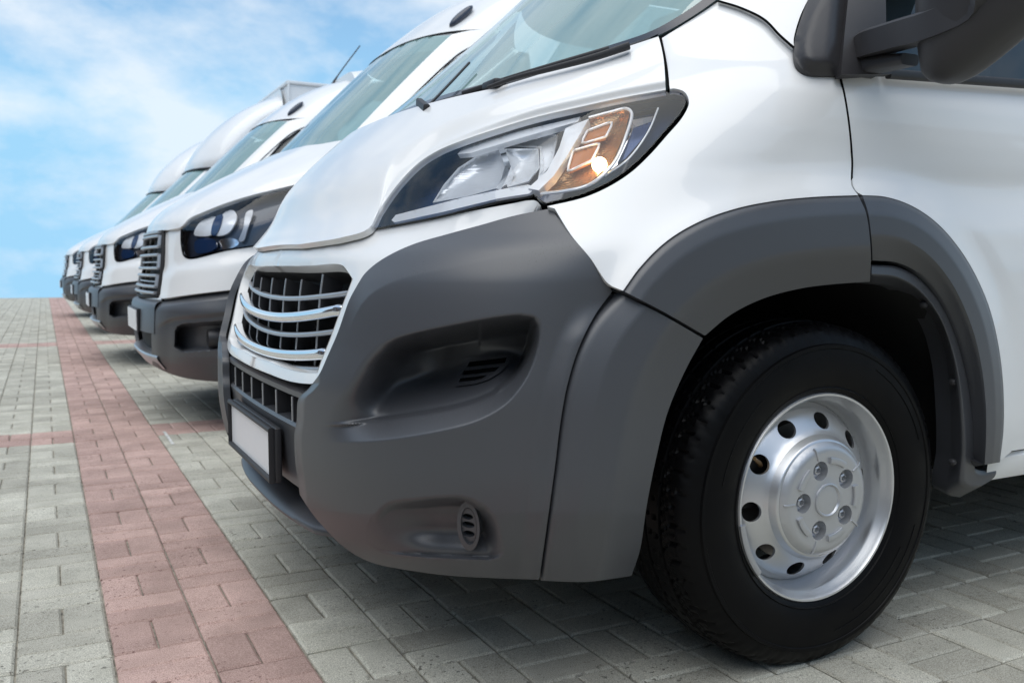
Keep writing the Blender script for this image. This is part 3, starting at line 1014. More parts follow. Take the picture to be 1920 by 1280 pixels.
# blanked fog lamp
fc = np.array([878, 986.])
def ell(c, rx, ry, n=40, tilt=0):
    t = np.linspace(0, 2 * math.pi, n, endpoint=False)
    x, y = rx * np.cos(t), ry * np.sin(t)
    return np.stack([c[0] + x * math.cos(tilt) - y * math.sin(tilt), c[1] + x * math.sin(tilt) + y * math.cos(tilt)], 1)
fog_o = lambda uv: -.024 - .000 * uv[:, 0]
fr_ = panel(S1, ell(fc, 21, 46, tilt=-.08), fog_o, 6, holes=[ell(fc + (1, 0), 15, 35, tilt=-.08)], fl=.03)
pair('fog_lamp_ring', fr_, 'grey_plastic', bumper, 40)
fslots = [ell(fc + (-1, -18), 10, 5.5, 16, .2), ell(fc + (0, -3), 12, 6, 16, .2), ell(fc + (1, 14), 11, 6, 16, .2)]
fd = panel(S1, ell(fc + (1, 0), 14.5, 34, tilt=-.08), -.030, 6, holes=fslots, fl=.012)
pair('fog_lamp_cover', fd, 'grey_plastic', bumper, 40)
fb_ = panel(S1, ell(fc + (1, 0), 15, 35, tilt=-.08), -.044, 8, fl=0)
pair('fog_lamp_back', fb_, 'black', bumper, 40)

# -- centre insert between the bumper horns
XI = lambda d: .4795 + .07 * d * d
def insert_strip(z_list, dx_list, half, mt, name, n=50, par=None):
    ds = np.linspace(-half, half, n)
    rows = []
    for z, dx in zip(z_list, dx_list):
        rows.append(np.stack([XI(ds) + dx, YC - ds, 0 * ds + z], 1))
    V, F = gridmesh(np.array(rows))
    return obj(name, (V, F), mt, par or van, 40)
HALF = .478
insert = insert_strip([.606, .590, .574, .562, .556], [.075, .030, .0, .0, .012], HALF, 'grey_plastic', 'bumper_insert')
insert_strip([.503, .500, .493, .47, .40, .345, .335], [.055, .004, -.002, .004, .010, .016, .05], HALF, 'grey_plastic', 'plate_panel', par=insert)
insert_strip([.585, .500], [.055, .055], HALF, 'black', 'slot_back', par=insert)
for k in range(-2, 4):
    dk = (k - .5) * .1368
    x = XI(dk)
    obj('slot_divider', box((x + .032, YC - dk, .530), (.058, .004, .058)), 'dark_plastic', insert, 30)
    obj('divider_edge', tube([(x + .002, YC - dk, .502), (x + .002, YC - dk, .558)], circ(.0028, 6), up=(1, 0, 0)), 'satin_bar', insert, 60)
for s in (-1, 1):
    obj('slot_end', box((XI(HALF) + .03, YC - s * (HALF - .004), .530), (.06, .008, .06)), 'grey_plastic', insert, 30)
# lower lip
ds = np.linspace(-.53, .53, 60)
lipx = .482 + .30 * np.abs(ds) ** 2.6 + 1.2 * np.maximum(np.abs(ds) - .42, 0) ** 1.3
prof_top = np.stack([lipx + .0, YC - ds, .268 + 0 * ds], 1)
lip_rows = np.array([np.stack([lipx + .14, YC - ds, .325 + 0 * ds], 1), np.stack([lipx + .03, YC - ds, .282 + 0 * ds], 1), np.stack([lipx + .004, YC - ds, .273 + 0 * ds], 1),
    np.stack([lipx, YC - ds, .266 + 0 * ds], 1), np.stack([lipx + .003, YC - ds, .258 + 0 * ds], 1), np.stack([lipx + .03, YC - ds, .252 + 0 * ds], 1), np.stack([lipx + .2, YC - ds, .25 + 0 * ds], 1)])
obj('lower_lip', gridmesh(lip_rows), 'grey_plastic', van, 50)
# number plate
XP = .4575
pf = tube([(XP, YC - .262, .350), (XP, YC + .262, .350), (XP, YC + .262, .470), (XP, YC - .262, .470)], rrect(.012, .014, .004, 2), up=(1, 0, 0), closed=True)
plate = obj('number_plate', box((XP + .006, YC, .41), (.006, .512, .112)), 'plate_white', van, 30)
obj('plate_frame', pf, 'dark_plastic', plate, 40)
obj('plate_holder', box((XP + .016, YC, .41), (.016, .532, .130), .004), 'dark_plastic', plate, 40)

# -- wheel-arch cladding
fl_out = sm([(1168, 545), (1200, 501), (1250, 452), (1310, 416), (1380, 391), (1450, 377), (1530, 369), (1609, 366)])
fl_seam = sm([(1609, 366), (1624, 400), (1632, 460), (1633, 490), (1631, 528)])
fl_in = sm([(1631, 528), (1560, 533), (1500, 541), (1430, 560), (1370, 590), (1322, 629)])
fl_end = sm([(1322, 629), (1240, 582), (1168, 545)])
FLU = np.vstack([fl_out[:-1], fl_seam[:-1], fl_in[:-1], fl_end[:-1]])
def prof_off(o_line, i_line, rs, os):
    def f(uv):
        a = dline(o_line, uv); b = dline(i_line, uv)
        return np.interp(a / (a + b + 1e-6), rs, os)
    return f
arch_off = prof_off(fl_out, fl_in, [0, .06, .25, .60, .68, 1], [.024, .034, .044, .046, .038, .004])
vf = ribbon(S1, fl_out, fl_in[::-1], fl_end[::-1], fl_seam, [0, .05, .22, .60, .68, 1], [.022, .034, .044, .047, .040, .002], 90, 34)
pair('arch_trim', vf, 'grey_plastic', van, 40)
fr_l = sm([(1164, 551), (1119.5, 599), (1089, 651), (1067, 721), (1054, 791), (1044, 871), (1029, 981), (1014, 1088)])
fr_b = sm([(1014, 1088), (1100, 1090), (1184, 1079)])
fr_r = sm([(1184, 1079), (1200, 1030), (1213, 945), (1231, 855), (1252, 772), (1286, 692), (1318, 634)])
fr_t = sm([(1318, 634), (1238, 588), (1164, 551)])
FRF = np.vstack([fr_l[:-1], fr_b[:-1], fr_r[:-1], fr_t[:-1]])
fr_off = prof_off(fr_l, fr_r, [0, .05, .30, .62, .70, 1], [.004, .012, .036, .044, .036, .0])
def fr_off2(uv):
    return fr_off(uv) - .03 * np.clip((uv[:, 1] - 960) / 120, 0, 1.2) ** 1.2
vf = ribbon(S1, fr_l, fr_r[::-1], fr_t[::-1], fr_b, [0, .04, .30, .62, .70, 1], [.010, .018, .036, .044, .036, .0], 90, 34, extra=lambda g: -.03 * np.clip((g[..., 1] - 960) / 120, 0, 1.2) ** 1.2)
pair('bumper_side', vf, 'grey_plastic', bumper, 40)
dr_out = sm([(1617, 366), (1660, 369), (1710, 386), (1760, 421), (1810, 482), (1850, 562), (1871, 640), (1881, 720), (1882, 800), (1875, 866)])
dr_in = sm([(1829, 874), (1826, 770), (1814, 690), (1793, 620), (1764, 560), (1722, 512), (1682, 492), (1636, 488)])
dr_sm = sm([(1636, 488), (1635, 460), (1628, 400), (1617, 366)])
DRF = np.vstack([dr_out[:-1], sm([(1875, 866), (1829, 874)])[:-1], dr_in[:-1], dr_sm[:-1]])
vf = ribbon(S1, dr_out, dr_in[::-1], dr_sm[::-1], sm([(1875, 866), (1829, 874)]), [0, .06, .3, .62, .7, 1], [.022, .032, .044, .046, .04, .012], 90, 30)
pair('door_arch_trim', vf, 'grey_plastic', van, 40)
in_out = sm([(1635, 496), (1682, 500), (1722, 521), (1762, 567), (1789, 624), (1809, 692), (1822, 772), (1827, 882)])
in_in = sm([(1800, 932), (1776, 925), (1783, 850), (1782, 760), (1775, 682), (1755, 612), (1720, 562), (1680, 537), (1633, 531)])
INF = np.vstack([in_out[:-1], sm([(1827, 882), (1871, 870)])[:-1], sm([(1871, 870), (1868, 890), (1800, 930), (1772, 937)])[:-1], in_in[:-1], sm([(1633, 531), (1635, 496)])[:-1]])
vf = ribbon(S1, np.vstack([in_out[:-1], sm([(1827, 878), (1840, 882), (1868, 876)])]), in_in[::-1], sm([(1635, 496), (1633, 531)]), sm([(1868, 876), (1866, 892), (1800, 932)]), [0, .1, .5, .62, 1], [.002, .008, .012, .006, -.03], 90, 26)
rear_trim = pair('arch_rear_trim', vf, 'grey_plastic', van, 40)
for u, v in ((1788, 716), (1787, 866), (1733, 571)):
    p = S1.lift([(u, v)], -.004)[0]
    obj('trim_screw', lathe_y([(0, -.006), (.005, -.006), (.008, -.002), (.008, .006)], p, 14), 'dark_plastic', rear_trim[0], 40)

# -- fender
def side_prof(z):
    return np.interp(z, [.36, .6, .85, .93, 1.0, 1.035, 1.07, 1.12, 1.2, 1.27], [-.004, .010, .016, .013, -.005, -.010, -.004, 0, 0, -.014])
fe_left = np.vstack([sm([(1040, 391), (1026, 387)])[:-1], sm([(1026, 387), (1093, 371), (1138, 352), (1181, 325), (1216, 293), (1250, 255), (1281, 218), (1292, 192), (1284, 173), (1264, 166), (1256, 167)])[:-1], sm([(1256, 167), (1250, 120), (1241, 72)])])
fe_top = sm([(1241, 72), (1298, 36), (1346, 4)])
fe_top2 = sm([(1346, 4), (1387, 17), (1431, 39), (1461, 69), (1486, 91)])
fe_rt = sm([(1486, 91), (1488, 108), (1496, 128), (1515, 141), (1570, 143)])
fe_door = sm([(1573, 143), (1582, 180), (1591, 240), (1596, 300), (1597, 349), (1607, 363)])
fe_bot = fl_out[::-1]
fe_low = sm([(1168, 545), (1141, 532), (1107, 484), (1072, 442), (1040, 391)])
FEN = np.vstack([fe_left[:-1], fe_top[:-1], fe_top2[:-1], fe_rt[:-1], fe_door[:-1], fe_bot[:-1], fe_low[:-1]])
def fen_off(uv):
    p = S1.lift(uv)
    side = sstep(.9, 1.5, p[:, 0])
    o = side_prof(p[:, 2]) * side
    d = dline(fl_out, uv)
    o = o * sstep(0, 90, d) + .026 * np.exp(-(d / 34.0) ** 1.3)
    dh = dline(HL[60:170] if len(HL) > 170 else HL, uv)
    return o
vf = panel(S1, FEN, fen_off, 9, fl=.014)
pair('fender', vf, 'white_paint', van, 50)

# -- door, sill and the rest of the side
dr_front = sm([(1576, 144), (1585, 180), (1594, 240), (1599, 300), (1600, 349), (1610, 364)])
DOORX = 2.62
pdr = [proj(S1.xz(x, z)) for x, z in ((2.04, .412), (DOORX, .418), (DOORX, .8), (DOORX, 1.30), (2.2, 1.282))]
DOOR = np.vstack([dr_front[:-1], dr_out[:-1], sm([(1877, 862), tuple(pdr[0])])[:-1], sm([tuple(pdr[0]), tuple(pdr[1])], 30)[:-1], sm([tuple(pdr[1]), tuple(pdr[3])], 30)[:-1],
    sm([tuple(pdr[3]), tuple(pdr[4])], 30)[:-1], sm([tuple(pdr[4]), (1674, 141)], 20)[:-1], sm([(1674, 141), (1577, 144)])[:-1]])
def door_off(uv):
    p = S1.lift(uv, t1=6)
    o = side_prof(p[:, 2])
    d = dline(dr_out, uv)
    return o * sstep(0, 60, d) + .024 * np.exp(-(d / 30.0) ** 1.3)
vf = panel(S1, DOOR, door_off, 14, fl=.014)
door = pair('door', vf, 'white_paint', van, 50)
def side_strip(xs, zrows, offs, name, mt, par=van):
    rows = np.array([S1.xz(np.array(xs, float), z, o) for z, o in zip(zrows, offs)])
    vf = gridmesh(rows)
    return pair(name, vf, mt, par, 40)
side_strip(np.linspace(1.95, 5.9, 12), [.408, .400, .37, .345, .338, .33], [-.006, .004, .006, -.004, -.03, -.1], 'sill', 'white_paint')
# cargo body behind the door
def body_sec(x, zlo, ztop, hw, r=.22, n=8):
    pts = []
    for k in range(n + 1):
        a = R(90 * k / n); pts.append((x, YC - hw + .06 * ((1 - math.cos(a)) * 0) + r - r * math.cos(a), ztop - r + r * math.sin(a)))
    L_ = [(x, YC - hw + .02, zlo), (x, YC - hw - .008, zlo + .35), (x, YC - hw, 1.0), (x, YC - hw + .03, 1.6)] + pts
    return L_ + [(p[0], 2 * YC - p[1], p[2]) for p in L_[::-1]]
cargo = obj('cargo_body', loft([body_sec(2.63, .42, 2.42, 1.03), body_sec(2.7, .42, 2.46, 1.03), body_sec(4.3, .42, 2.48, 1.03), body_sec(5.75, .42, 2.46, 1.02), body_sec(5.86, .45, 2.40, .97)], True, True), 'white_paint', van, 40)
# pillar between windscreen and mirror, upwards to the roof
PILL = np.vstack([sm([(1346, 0), (1389, 13), (1434, 35), (1464, 65), (1489, 87)])[:-1], sm([(1489, 87), (1488, 75), (1499, 34), (1515, 0), (1556, -70), (1640, -165)])[:-1], sm([(1640, -165), (1566, -185)])[:-1], sm([(1566, -185), (1470, -100), (1346, 0)])[:-1]])
vf = panel(S1, PILL, .0, 12, fl=.02)
pair('pillar', vf, 'white_paint', van, 50)

# -- windscreen with dark edge band
ws_c = S1.lift(sm([(930, 160), (1000, 139), (1060, 120), (1140, 95), (1236, 63), (1294, 31), (1342, -2), (1466, -102), (1560, -185)]), 0., t1=5)
wa, wz = S1.az(ws_c)
print('windscreen corner a,z', wa[-1], wz[-1], 'base', wa[0], wz[0])
topz = wz[-1] + .06
WSO = np.vstack([[0, wz[0] - .012], np.stack([wa, wz], 1), [[wa[-1] * .6, topz + .01], [0, topz + .02]]])
WSd = dense(WSO, .02)
V2, F2 = fill(WSd * SCL, .035); V2 = V2 / SCL
Vs = S1.pt(V2[:, 0], V2[:, 1], -.006); Fs = orient(Vs, F2, C0)
windscreen = obj('windscreen', weld(join((Vs, Fs), mirror_y((Vs, Fs), YC))), 'windscreen_glass', van, 60)
mat('frit', (.012, .018, .034), .15, spec=.6)
Wi = np.stack([np.interp(np.linspace(0, 1, 80), np.linspace(0, 1, len(WSd)), WSd[:, k]) for k in (0, 1)], 1)
wc = np.array([0, (wz[0] + topz) / 2])
fo = S1.pt(Wi[:, 0], Wi[:, 1], -.0035); fi_ = wc + (Wi - wc) * np.array([.955, .915]); fi_ = S1.pt(fi_[:, 0], fi_[:, 1], -.0035)
vf = loft([fo, fi_], False, False)
vf = (vf[0], orient(vf[0], vf[1], C0))
obj('windscreen_band', weld(join(vf, mirror_y(vf, YC))), 'frit', windscreen, 60)
# cowl panel under the glass edge
cwa = S1.az_off(sm([(930, 163), (1000, 142), (1060, 123), (1140, 98), (1226, 69)]), 0.)
cw = dense(np.vstack([[0, cwa[0, 1] - .012], cwa]), .02)
rows = np.array([S1.pt(cw[:, 0], cw[:, 1] + dz, o) for dz, o in ((.012, -.004), (-.006, .004), (-.020, -.006), (-.04, -.03))])
vf = gridmesh(rows)
obj('cowl', weld(join(vf, mirror_y(vf, YC))), 'dark_plastic', van, 50)
# wiper
wb = S1.lift(sm([(868, 176), (960, 146), (1060, 116), (1142, 92)]), .016, t1=5)
wiper = obj('wiper', tube(wb, rrect(.010, .012, .003, 2)), 'dark_plastic', van, 50)
wb2 = S1.lift(sm([(915, 164), (960, 148), (1030, 130), (1120, 106), (1180, 86)]), .034, t1=5)
obj('wiper_arm', tube(wb2, lambda t: rrect(.008 + .012 * t, .008 + .006 * t, .003, 2)), 'dark_plastic', wiper, 50)
pb = S1.lift([(926, 160)], .02, t1=5)[0]
obj('wiper_bracket', box(pb, (.03, .07, .02), .006), 'dark_plastic', wiper, 50)
wb3 = S1.lift(sm([(786, 192), (800, 204)]), .02, t1=6)
wiper2 = obj('wiper', tube(wb3, rrect(.016, .02, .004, 2)), 'dark_plastic', van, 50)
obj('wiper_arm', tube(S1.lift(sm([(797, 205), (850, 150), (880, 118)]), .012, t1=6), rrect(.006, .006, .002, 2)), 'dark_plastic', wiper2, 50)

# dark shut lines behind the panel edges
for ln in ([(1575, 143), (1583.5, 180), (1592.5, 240), (1597.5, 300), (1598.5, 349), (1608, 363)], [(1346, 2), (1388, 15), (1432.5, 37), (1462.5, 67), (1488, 90)], [(1254, 168), (1248.5, 120), (1239, 72)]):
    pair('shut_line', tube(S1.lift(sm(ln), -.0015), circ(.0024, 6), up=(0, 1, 0)), 'gap_black', van, 60)
# roof and cab back so that the cab is closed
aa = np.linspace(-1, 1, 61)
rz = np.linspace(topz + .015, 2.455, 16)
RP = np.array([S1.pt(aa, z + 0 * aa, 0.) for z in rz])
V = RP.reshape(-1, 3); nu = 61
F = [(j * nu + i, j * nu + i + 1, (j + 1) * nu + i + 1, (j + 1) * nu + i) for j in range(15) for i in range(60)]
V = np.minimum(V, [2.64, 99, 99])
obj('roof', (V, [tuple(reversed(f)) for f in F]), 'white_paint', van, 50)
side_strip(np.linspace(1.75, 2.66, 8), [1.97, 2.05, 2.2, 2.44], [0, 0, .0, -.06], 'roof_side', 'white_paint')
# side window
xs = np.array([1.62, 2.55]); rows = np.array([S1.xz(np.linspace(1.60 + .44 * (z - 1.25) / .7 * (1 if z > 1.3 else .3), 2.56, 10), z, -.012) for z in np.linspace(1.245, 1.96, 8)])
vf = gridmesh(rows)
pair('side_window', vf, 'side_glass', door, 60)
rail = S1.xz(np.linspace(1.58, 2.6, 14), np.linspace(1.250, 1.296, 14), .006)
vf = tube(rail, rrect(.016, .02, .005, 2))
pair('window_rail', vf, 'dark_plastic', door, 50)
# interior: dashboard, seats, back wall
dash = obj('dashboard', loft([[(1.22, y, 1.30), (1.55, y, 1.34), (1.75, y, 1.25), (1.75, y, .85), (1.2, y, .85)] for y in np.linspace(YC - .62, YC + .62, 3)]), 'seat_fabric', van, 30)
for dy in (-.55, .05, .6):
    st = obj('seat', box((2.2, YC + dy, 1.22), (.18, .46, .80), .07), 'seat_fabric', van, 50)
    obj('headrest', box((2.27, YC + dy, 1.75), (.12, .28, .20), .05), 'seat_fabric', st, 50)
obj('cab_wall', box((2.60, YC, 1.45), (.03, 1.9, 1.7)), 'beige_interior', van, 30)
obj('cab_floor', box((1.95, YC, .72), (1.3, 1.18, .05)), 'gap_black', van, 30)

# -- chassis core and wheel house
obj('engine_bay', join(box((1.55, YC, .62), (1.4, 1.20, .56)), box((1.60, YC, 1.02), (1.0, 1.5, .30))), 'gap_black', van, 0)
obj('underbody', box((3.8, YC, .40), (4.0, 1.7, .12)), 'gap_black', van, 0)
WX, WY, WZ = 1.441, 1.376, .364
wh = lathe_y([(.50, -.022), (.495, .02), (.49, .5), (0.0, .5)], (WX, WY, WZ), 48, R(2), R(176))
pair('wheel_house', wh, 'black', van, 40)

# -- headlight
def wall(outline, o0, o1, n=5):
    P = [S1.lift(outline, o0 + (o1 - o0) * k / (n - 1)) for k in range(n)]
    vf = loft(P, True, False)
    return vf
ldark = panel(S1, grow(HL, -2), -.078, 10, fl=0)
headlight = obj('headlight', join(ldark, wall(HL, -.008, -.080)), 'lamp_dark', van, 50)
headlight_far = obj('headlight', mirror_y(join(ldark, wall(HL, -.008, -.080)), YC), 'lamp_dark', van, 50)
HLS = (headlight, headlight_far)
def lamp_part(name, vf, mt, ang=50):
    obj(name, vf, mt, HLS[0], ang)
    obj(name, mirror_y(vf, YC), mt, HLS[1], ang)
lamp_part('gasket', panel(S1, grow(HL, 3), -.014, 8, holes=[HL], fl=.02), 'gap_black')
def bowl(pts, edge, depth, h=6, th=.004):
    P = closed(pts) if not isinstance(pts, np.ndarray) else pts
    ring = np.vstack([P, P[:1]])
    c = P.mean(0)
    rmax = dline(ring, P.mean(0)[None])[0] + 1e-6
    return panel(S1, P, lambda uv: edge - depth * np.sqrt(np.clip(dline(ring, uv) / rmax, 0, 1)), h, fl=th)
lamp_part('reflector', bowl(closed([(811, 380), (832, 346), (859, 315), (894, 292), (932, 280), (944, 292), (952, 312), (945, 333), (935, 352), (873, 369)]), -.040, .024), 'reflector')
lamp_part('reflector', bowl(closed([(947, 279), (1009, 279), (1011, 312), (991, 340), (952, 351), (946, 338), (956, 312), (950, 294)]), -.038, .022), 'reflector')
lamp_part('reflector', bowl(closed([(955, 271), (1024, 250), (1046, 253), (1036, 305), (1008, 339), (1013, 312), (1012, 277)]), -.046, .016), 'silver')
lamp_part('divider_rib', panel(S1, closed([(932, 277), (944, 273), (950, 290), (958, 312), (950, 334), (939, 356), (932, 354), (941, 332), (947, 312), (940, 292)]), -.030, 5, fl=.02), 'chrome')
lamp_part('trim_strip', panel(S1, closed([(858, 289), (866, 280), (873, 276), (969, 247), (1088, 219), (1084, 228), (969, 261), (882, 287)]), -.024, 6, fl=.012), 'silver')
lamp_part('trim_strip', panel(S1, closed([(734, 413), (742, 403), (866, 371), (940, 355), (990, 346), (1004, 352), (992, 363), (935, 372), (832, 397), (740, 417)]), -.020, 6, fl=.014), 'silver')
lamp_part('trim_strip', panel(S1, closed([(1060, 241), (1086, 230), (1104, 223), (1090, 247), (1066, 288), (1038, 330), (1010, 357), (990, 353), (1026, 320), (1048, 278)]), -.016, 6, fl=.02), 'silver')
ind = closed([(1107, 223), (1169, 205), (1181, 210), (1171, 253), (1148, 304), (1107, 342), (1072, 354), (1012, 362), (1036, 334), (1067, 290), (1091, 249)])
mat('indicator_base', (.60, .36, .18), .16, metal=.75)
bump_from(MATS['indicator_base'], 160, .5, .004, detail=1, stretch=(1, 1, 2.5))
lamp_part('indicator', bowl(ind, -.034, .020), 'indicator_base')
for q_ in ([(1103, 248), (1145, 232), (1134, 254), (1094, 266)], [(1077, 285), (1121, 272), (1107, 299), (1067, 318)]):
    lamp_part('indicator_window', panel(S1, closed(q_), -.030, 6, fl=.012), 'amber')
    ring_ = closed(q_)
    lamp_part('window_frame', tube(S1.lift(grow(ring_, 3), -.026), circ(.0026, 6), up=(1, 0, 0), closed=True), 'silver')
lamp_part('indicator_frame', tube(S1.lift(sm([(1104, 221), (1150, 209), (1174, 204), (1184, 211), (1174, 254), (1150, 307), (1108, 345), (1060, 358), (1014, 364)]), -.022), circ(.0034, 6), up=(1, 0, 0)), 'silver')
mat('blue_reflection', (.010, .04, .14), .1, metal=.3)
lamp_part('end_reflector', panel(S1, closed([(1190, 212), (1232, 202), (1214, 244), (1176, 296), (1140, 322), (1158, 300), (1180, 254)]), -.040, 6, fl=.01), 'chrome')
lamp_part('end_reflector', panel(S1, closed([(1188, 240), (1222, 228), (1208, 256), (1172, 298), (1158, 304), (1172, 276)]), -.034, 6, fl=.006), 'blue_reflection')  # blue patch over the chrome, its reflection painted as colour
lamp_part('end_rim', tube(S1.lift(sm([(1234, 203), (1216, 246), (1178, 298), (1134, 330)]), -.030), circ(.002, 6), up=(1, 0, 0)), 'silver')
bp = S1.lift([(1124, 309)], -.030)[0]
bs = bmesh.new(); bmesh.ops.create_uvsphere(bs, u_segments=16, v_segments=10, radius=.015)
bvf = ([tuple(np.array(v.co) + bp) for v in bs.verts], [tuple(v.index for v in f.verts) for f in bs.faces]); bs.free()
obj('bulb', bvf, 'bulb_lit', headlight, 60)
lamp_part('lens', panel(S1, HL, -.005, 9, fl=.006), 'lens_clear', 60)

# -- wheel
def wheel_parts(c, parent, flip=False):
    x, y, z = c
    RT_ = .365
    sgn = 1
    # tyre: ring of cross-sections; tread blocks and grooves are cut into it
    prof = []
    half = .112
    side = [(.218, .004), (.226, -.002), (.2335, -.0055), (.235, -.0085), (.237, -.0065), (.250, -.0115), (.275, -.015), (.300, -.0145), (.316, -.0125), (.3175, -.0145), (.325, -.0142), (.327, -.009), (.340, -.005), (.3525, .003), (.361, .013)]
    prof += side
    tread = []
    gro = [.062, .108, .154]
    ws = np.linspace(.022, .194, 58)
    for w in ws:
        cr = .3735 - .009 * ((w - .108) / .086) ** 2 - (.004 if False else 0)
        g = 0
        for gx in gro:
            g = max(g, 1 - abs(w - gx) / .0055)
        tread.append((cr - .009 * (1 if g > .35 else 0), w))
    prof += tread
    prof += [(.360, .204), (.342, .218), (.30, .228), (.26, .224), (.226, .214), (.218, .208)]
    seg = 360
    n = len(prof); V = []; F = []
    pr = np.array(prof)
    for i in range(seg):
        a = 2 * math.pi * i / seg
        for j, (r, w) in enumerate(prof):
            rr = r
            if j >= 12 and w < .062:                       # shoulder blocks with curved cross grooves
                ph = (a * 62 / (2 * math.pi) + .55 * math.sin((w - .0) * 52)) % 1
                if ph < .15: rr = r - (.006 if w > .010 else .0035)
                elif abs(ph - .55) < .05 and w > .022: rr = r - .003
            elif .062 < w < .2 and len(side) <= j < len(side) + 58:
                ph = (a * 62 / (2 * math.pi) + w * 9) % 1
                if ph < .10: rr = r - .004
            elif 4 <= j <= 6 and (int(a * 180 / math.pi / 4) % 9 == 0):
                rr = r
            V.append((x + rr * math.cos(a), y + w, z + rr * math.sin(a)))
    for i in range(seg):
        k = (i + 1) % seg
        for j in range(n - 1):
            F.append((i * n + j, k * n + j, k * n + j + 1, i * n + j + 1))
    V, F = V, orient_out(V, F, (x, y + .1, z))
    # flat where it rests on the blocks
    V = [(p[0], p[1], max(p[2], .0015)) for p in V]
    tyre_vf = (V, F)
    # rim barrel
    rp = [(.2225, .006), (.2235, .0), (.221, -.0035), (.217, -.003), (.2135, .003), (.211, .012), (.206, .018), (.2035, .026), (.2025, .05), (.200, .062), (.194, .072), (.190, .10), (.190, .2), (.216, .205)]
    rim_vf = lathe_y(rp, c, 128)
    # disc: perforated band, domed shoulder, hub seat
    dp = [(.196, .068), (.190, .060), (.184, .050), (.176, .0415), (.165, .034), (.152, .0255), (.141, .018), (.134, .010), (.129, .001), (.1255, -.005), (.121, -.007)]
    dr = np.array(dp)
    ss = np.r_[0, np.cumsum(np.linalg.norm(np.diff(dr, axis=0), axis=1))]
    def dpt(th, s):
        r = np.interp(s, ss, dr[:, 0]); w = np.interp(s, ss, dr[:, 1])
        return (x + r * math.cos(th), y + w, z + r * math.sin(th))
    s0, s1 = ss[2], ss[7]; sc_ = (ss[3] + ss[5]) / 2 + .004
    V = []; F = []
    NH = 10; th0 = R(186.6)
    K = 40
    for h in range(NH):
        tc_ = th0 + h * 2 * math.pi / NH; dth = math.pi / NH
        b = len(V)
        ang = [2 * math.pi * k / K for k in range(K)]
        rings = [0.0, .12, .3, .6, 1.0]
        for rg in rings:
            for a in ang:
                ca, sa = math.cos(a), math.sin(a)
                # hole edge
                hx, hy = .0212 / .160 * ca, .0205 * sa
                # cell edge
                m = max(abs(ca), abs(sa)); qx, qy = ca / m, sa / m
                ex = qx * dth; ey = (qy * (s1 - sc_) if qy > 0 else qy * (sc_ - s0))
                px, py = hx * (1 - rg) + ex * rg, hy * (1 - rg) + ey * rg
                V.append(dpt(tc_ + px, sc_ + py))
        for q in range(len(rings) - 1):
            for k in range(K):
                k2 = (k + 1) % K
                F.append((b + q * K + k, b + q * K + k2, b + (q + 1) * K + k2, b + (q + 1) * K + k))
        # hole wall
        b2 = len(V)
        for k in range(K):
            p = np.array(V[b + k]); V.append(tuple(p + np.array([0, .006, 0])))
        for k in range(K):
            k2 = (k + 1) % K
            F.append((b + k2, b + k, b2 + k, b2 + k2))
    def ring_between(sa, sb, n_=6):
        return lathe_y([(np.interp(s, ss, dr[:, 0]), np.interp(s, ss, dr[:, 1])) for s in np.linspace(sa, sb, n_)], c, 120)
    disc = join((V, F), ring_between(0, s0), ring_between(s1, ss[-1], 10))
    dV = np.array(disc[0]); dF = orient(dV, disc[1], (x, y - 3, z))
    bm = bmesh.new(); me = mesh('disc', dV, dF); bm.from_mesh(me)
    bmesh.ops.remove_doubles(bm, verts=bm.verts[:], dist=.0004); bmesh.ops.recalc_face_normals(bm, faces=bm.faces[:])
    bm.to_mesh(me); bm.free()
    disc = ([tuple(v.co) for v in me.vertices], [tuple(p.vertices) for p in me.polygons])
    wheel = obj('wheel', disc, 'rim_silver', parent, 40)
    obj('rim', rim_vf, 'rim_silver', wheel, 40)
    obj('tyre', tyre_vf, 'tyre', wheel, 28)
    # hub cap: face with five bolt wells
    RB_ = .066; wr = .0205; R_c = .121
    capf = lambda r: -.020 + .0 * r if r < .106 else -.020 + .012 * ((r - .106) / .015) ** 1.6
    V2, F2 = fill(np.array([(R_c * math.cos(t), R_c * math.sin(t)) for t in np.linspace(0, 2 * math.pi, 120, endpoint=False)]), .008,
        holes=[np.array([(RB_ * math.cos(a0) + wr * math.cos(t), RB_ * math.sin(a0) + wr * math.sin(t)) for t in np.linspace(0, 2 * math.pi, 28, endpoint=False)]) for a0 in [R(180 + 72 * k) for k in range(5)]])
    rr = np.hypot(V2[:, 0], V2[:, 1]); tt = np.degrees(np.arctan2(V2[:, 1], V2[:, 0])) % 360
    hh = np.array([capf(r) for r in rr])
    hh -= .003 * sstep(.032, .028, rr) + .0025 * sstep(.040, .036, rr) * (1 - sstep(.034, .030, rr))
    V3 = np.stack([x + V2[:, 0], y + hh, z + V2[:, 1]], 1)
    F3 = orient(V3, F2, (x, y - 3, z))
    V3, F3 = flange(V3, F3, .022, direction=(0, 1, 0))
    cap = obj('hub_cap', (V3, F3), 'hub_silver', wheel, 35)
    for k in range(5):
        a0 = R(180 + 72 * k); bx, bz_ = x + RB_ * math.cos(a0), z + RB_ * math.sin(a0)
        hexv = [(math.cos(R(60 * q + 20)), math.sin(R(60 * q + 20))) for q in range(6)]
        s1_ = [(bx + .0098 * p[0], y + .004, bz_ + .0098 * p[1]) for p in hexv]; s2_ = [(bx + .0098 * p[0], y - .012, bz_ + .0098 * p[1]) for p in hexv]
        s3_ = [(bx + .0062 * p[0], y - .014, bz_ + .0062 * p[1]) for p in hexv]; s4_ = [(bx + .0055 * p[0], y - .006, bz_ + .0055 * p[1]) for p in hexv]
        obj('wheel_bolt', loft([s1_, s2_, s3_, s4_]), 'hub_silver', wheel, 30)
        well = lathe_y([(wr + .0005, -.019), (wr - .0015, .0), (0, .001)], (bx, y, bz_), 24)
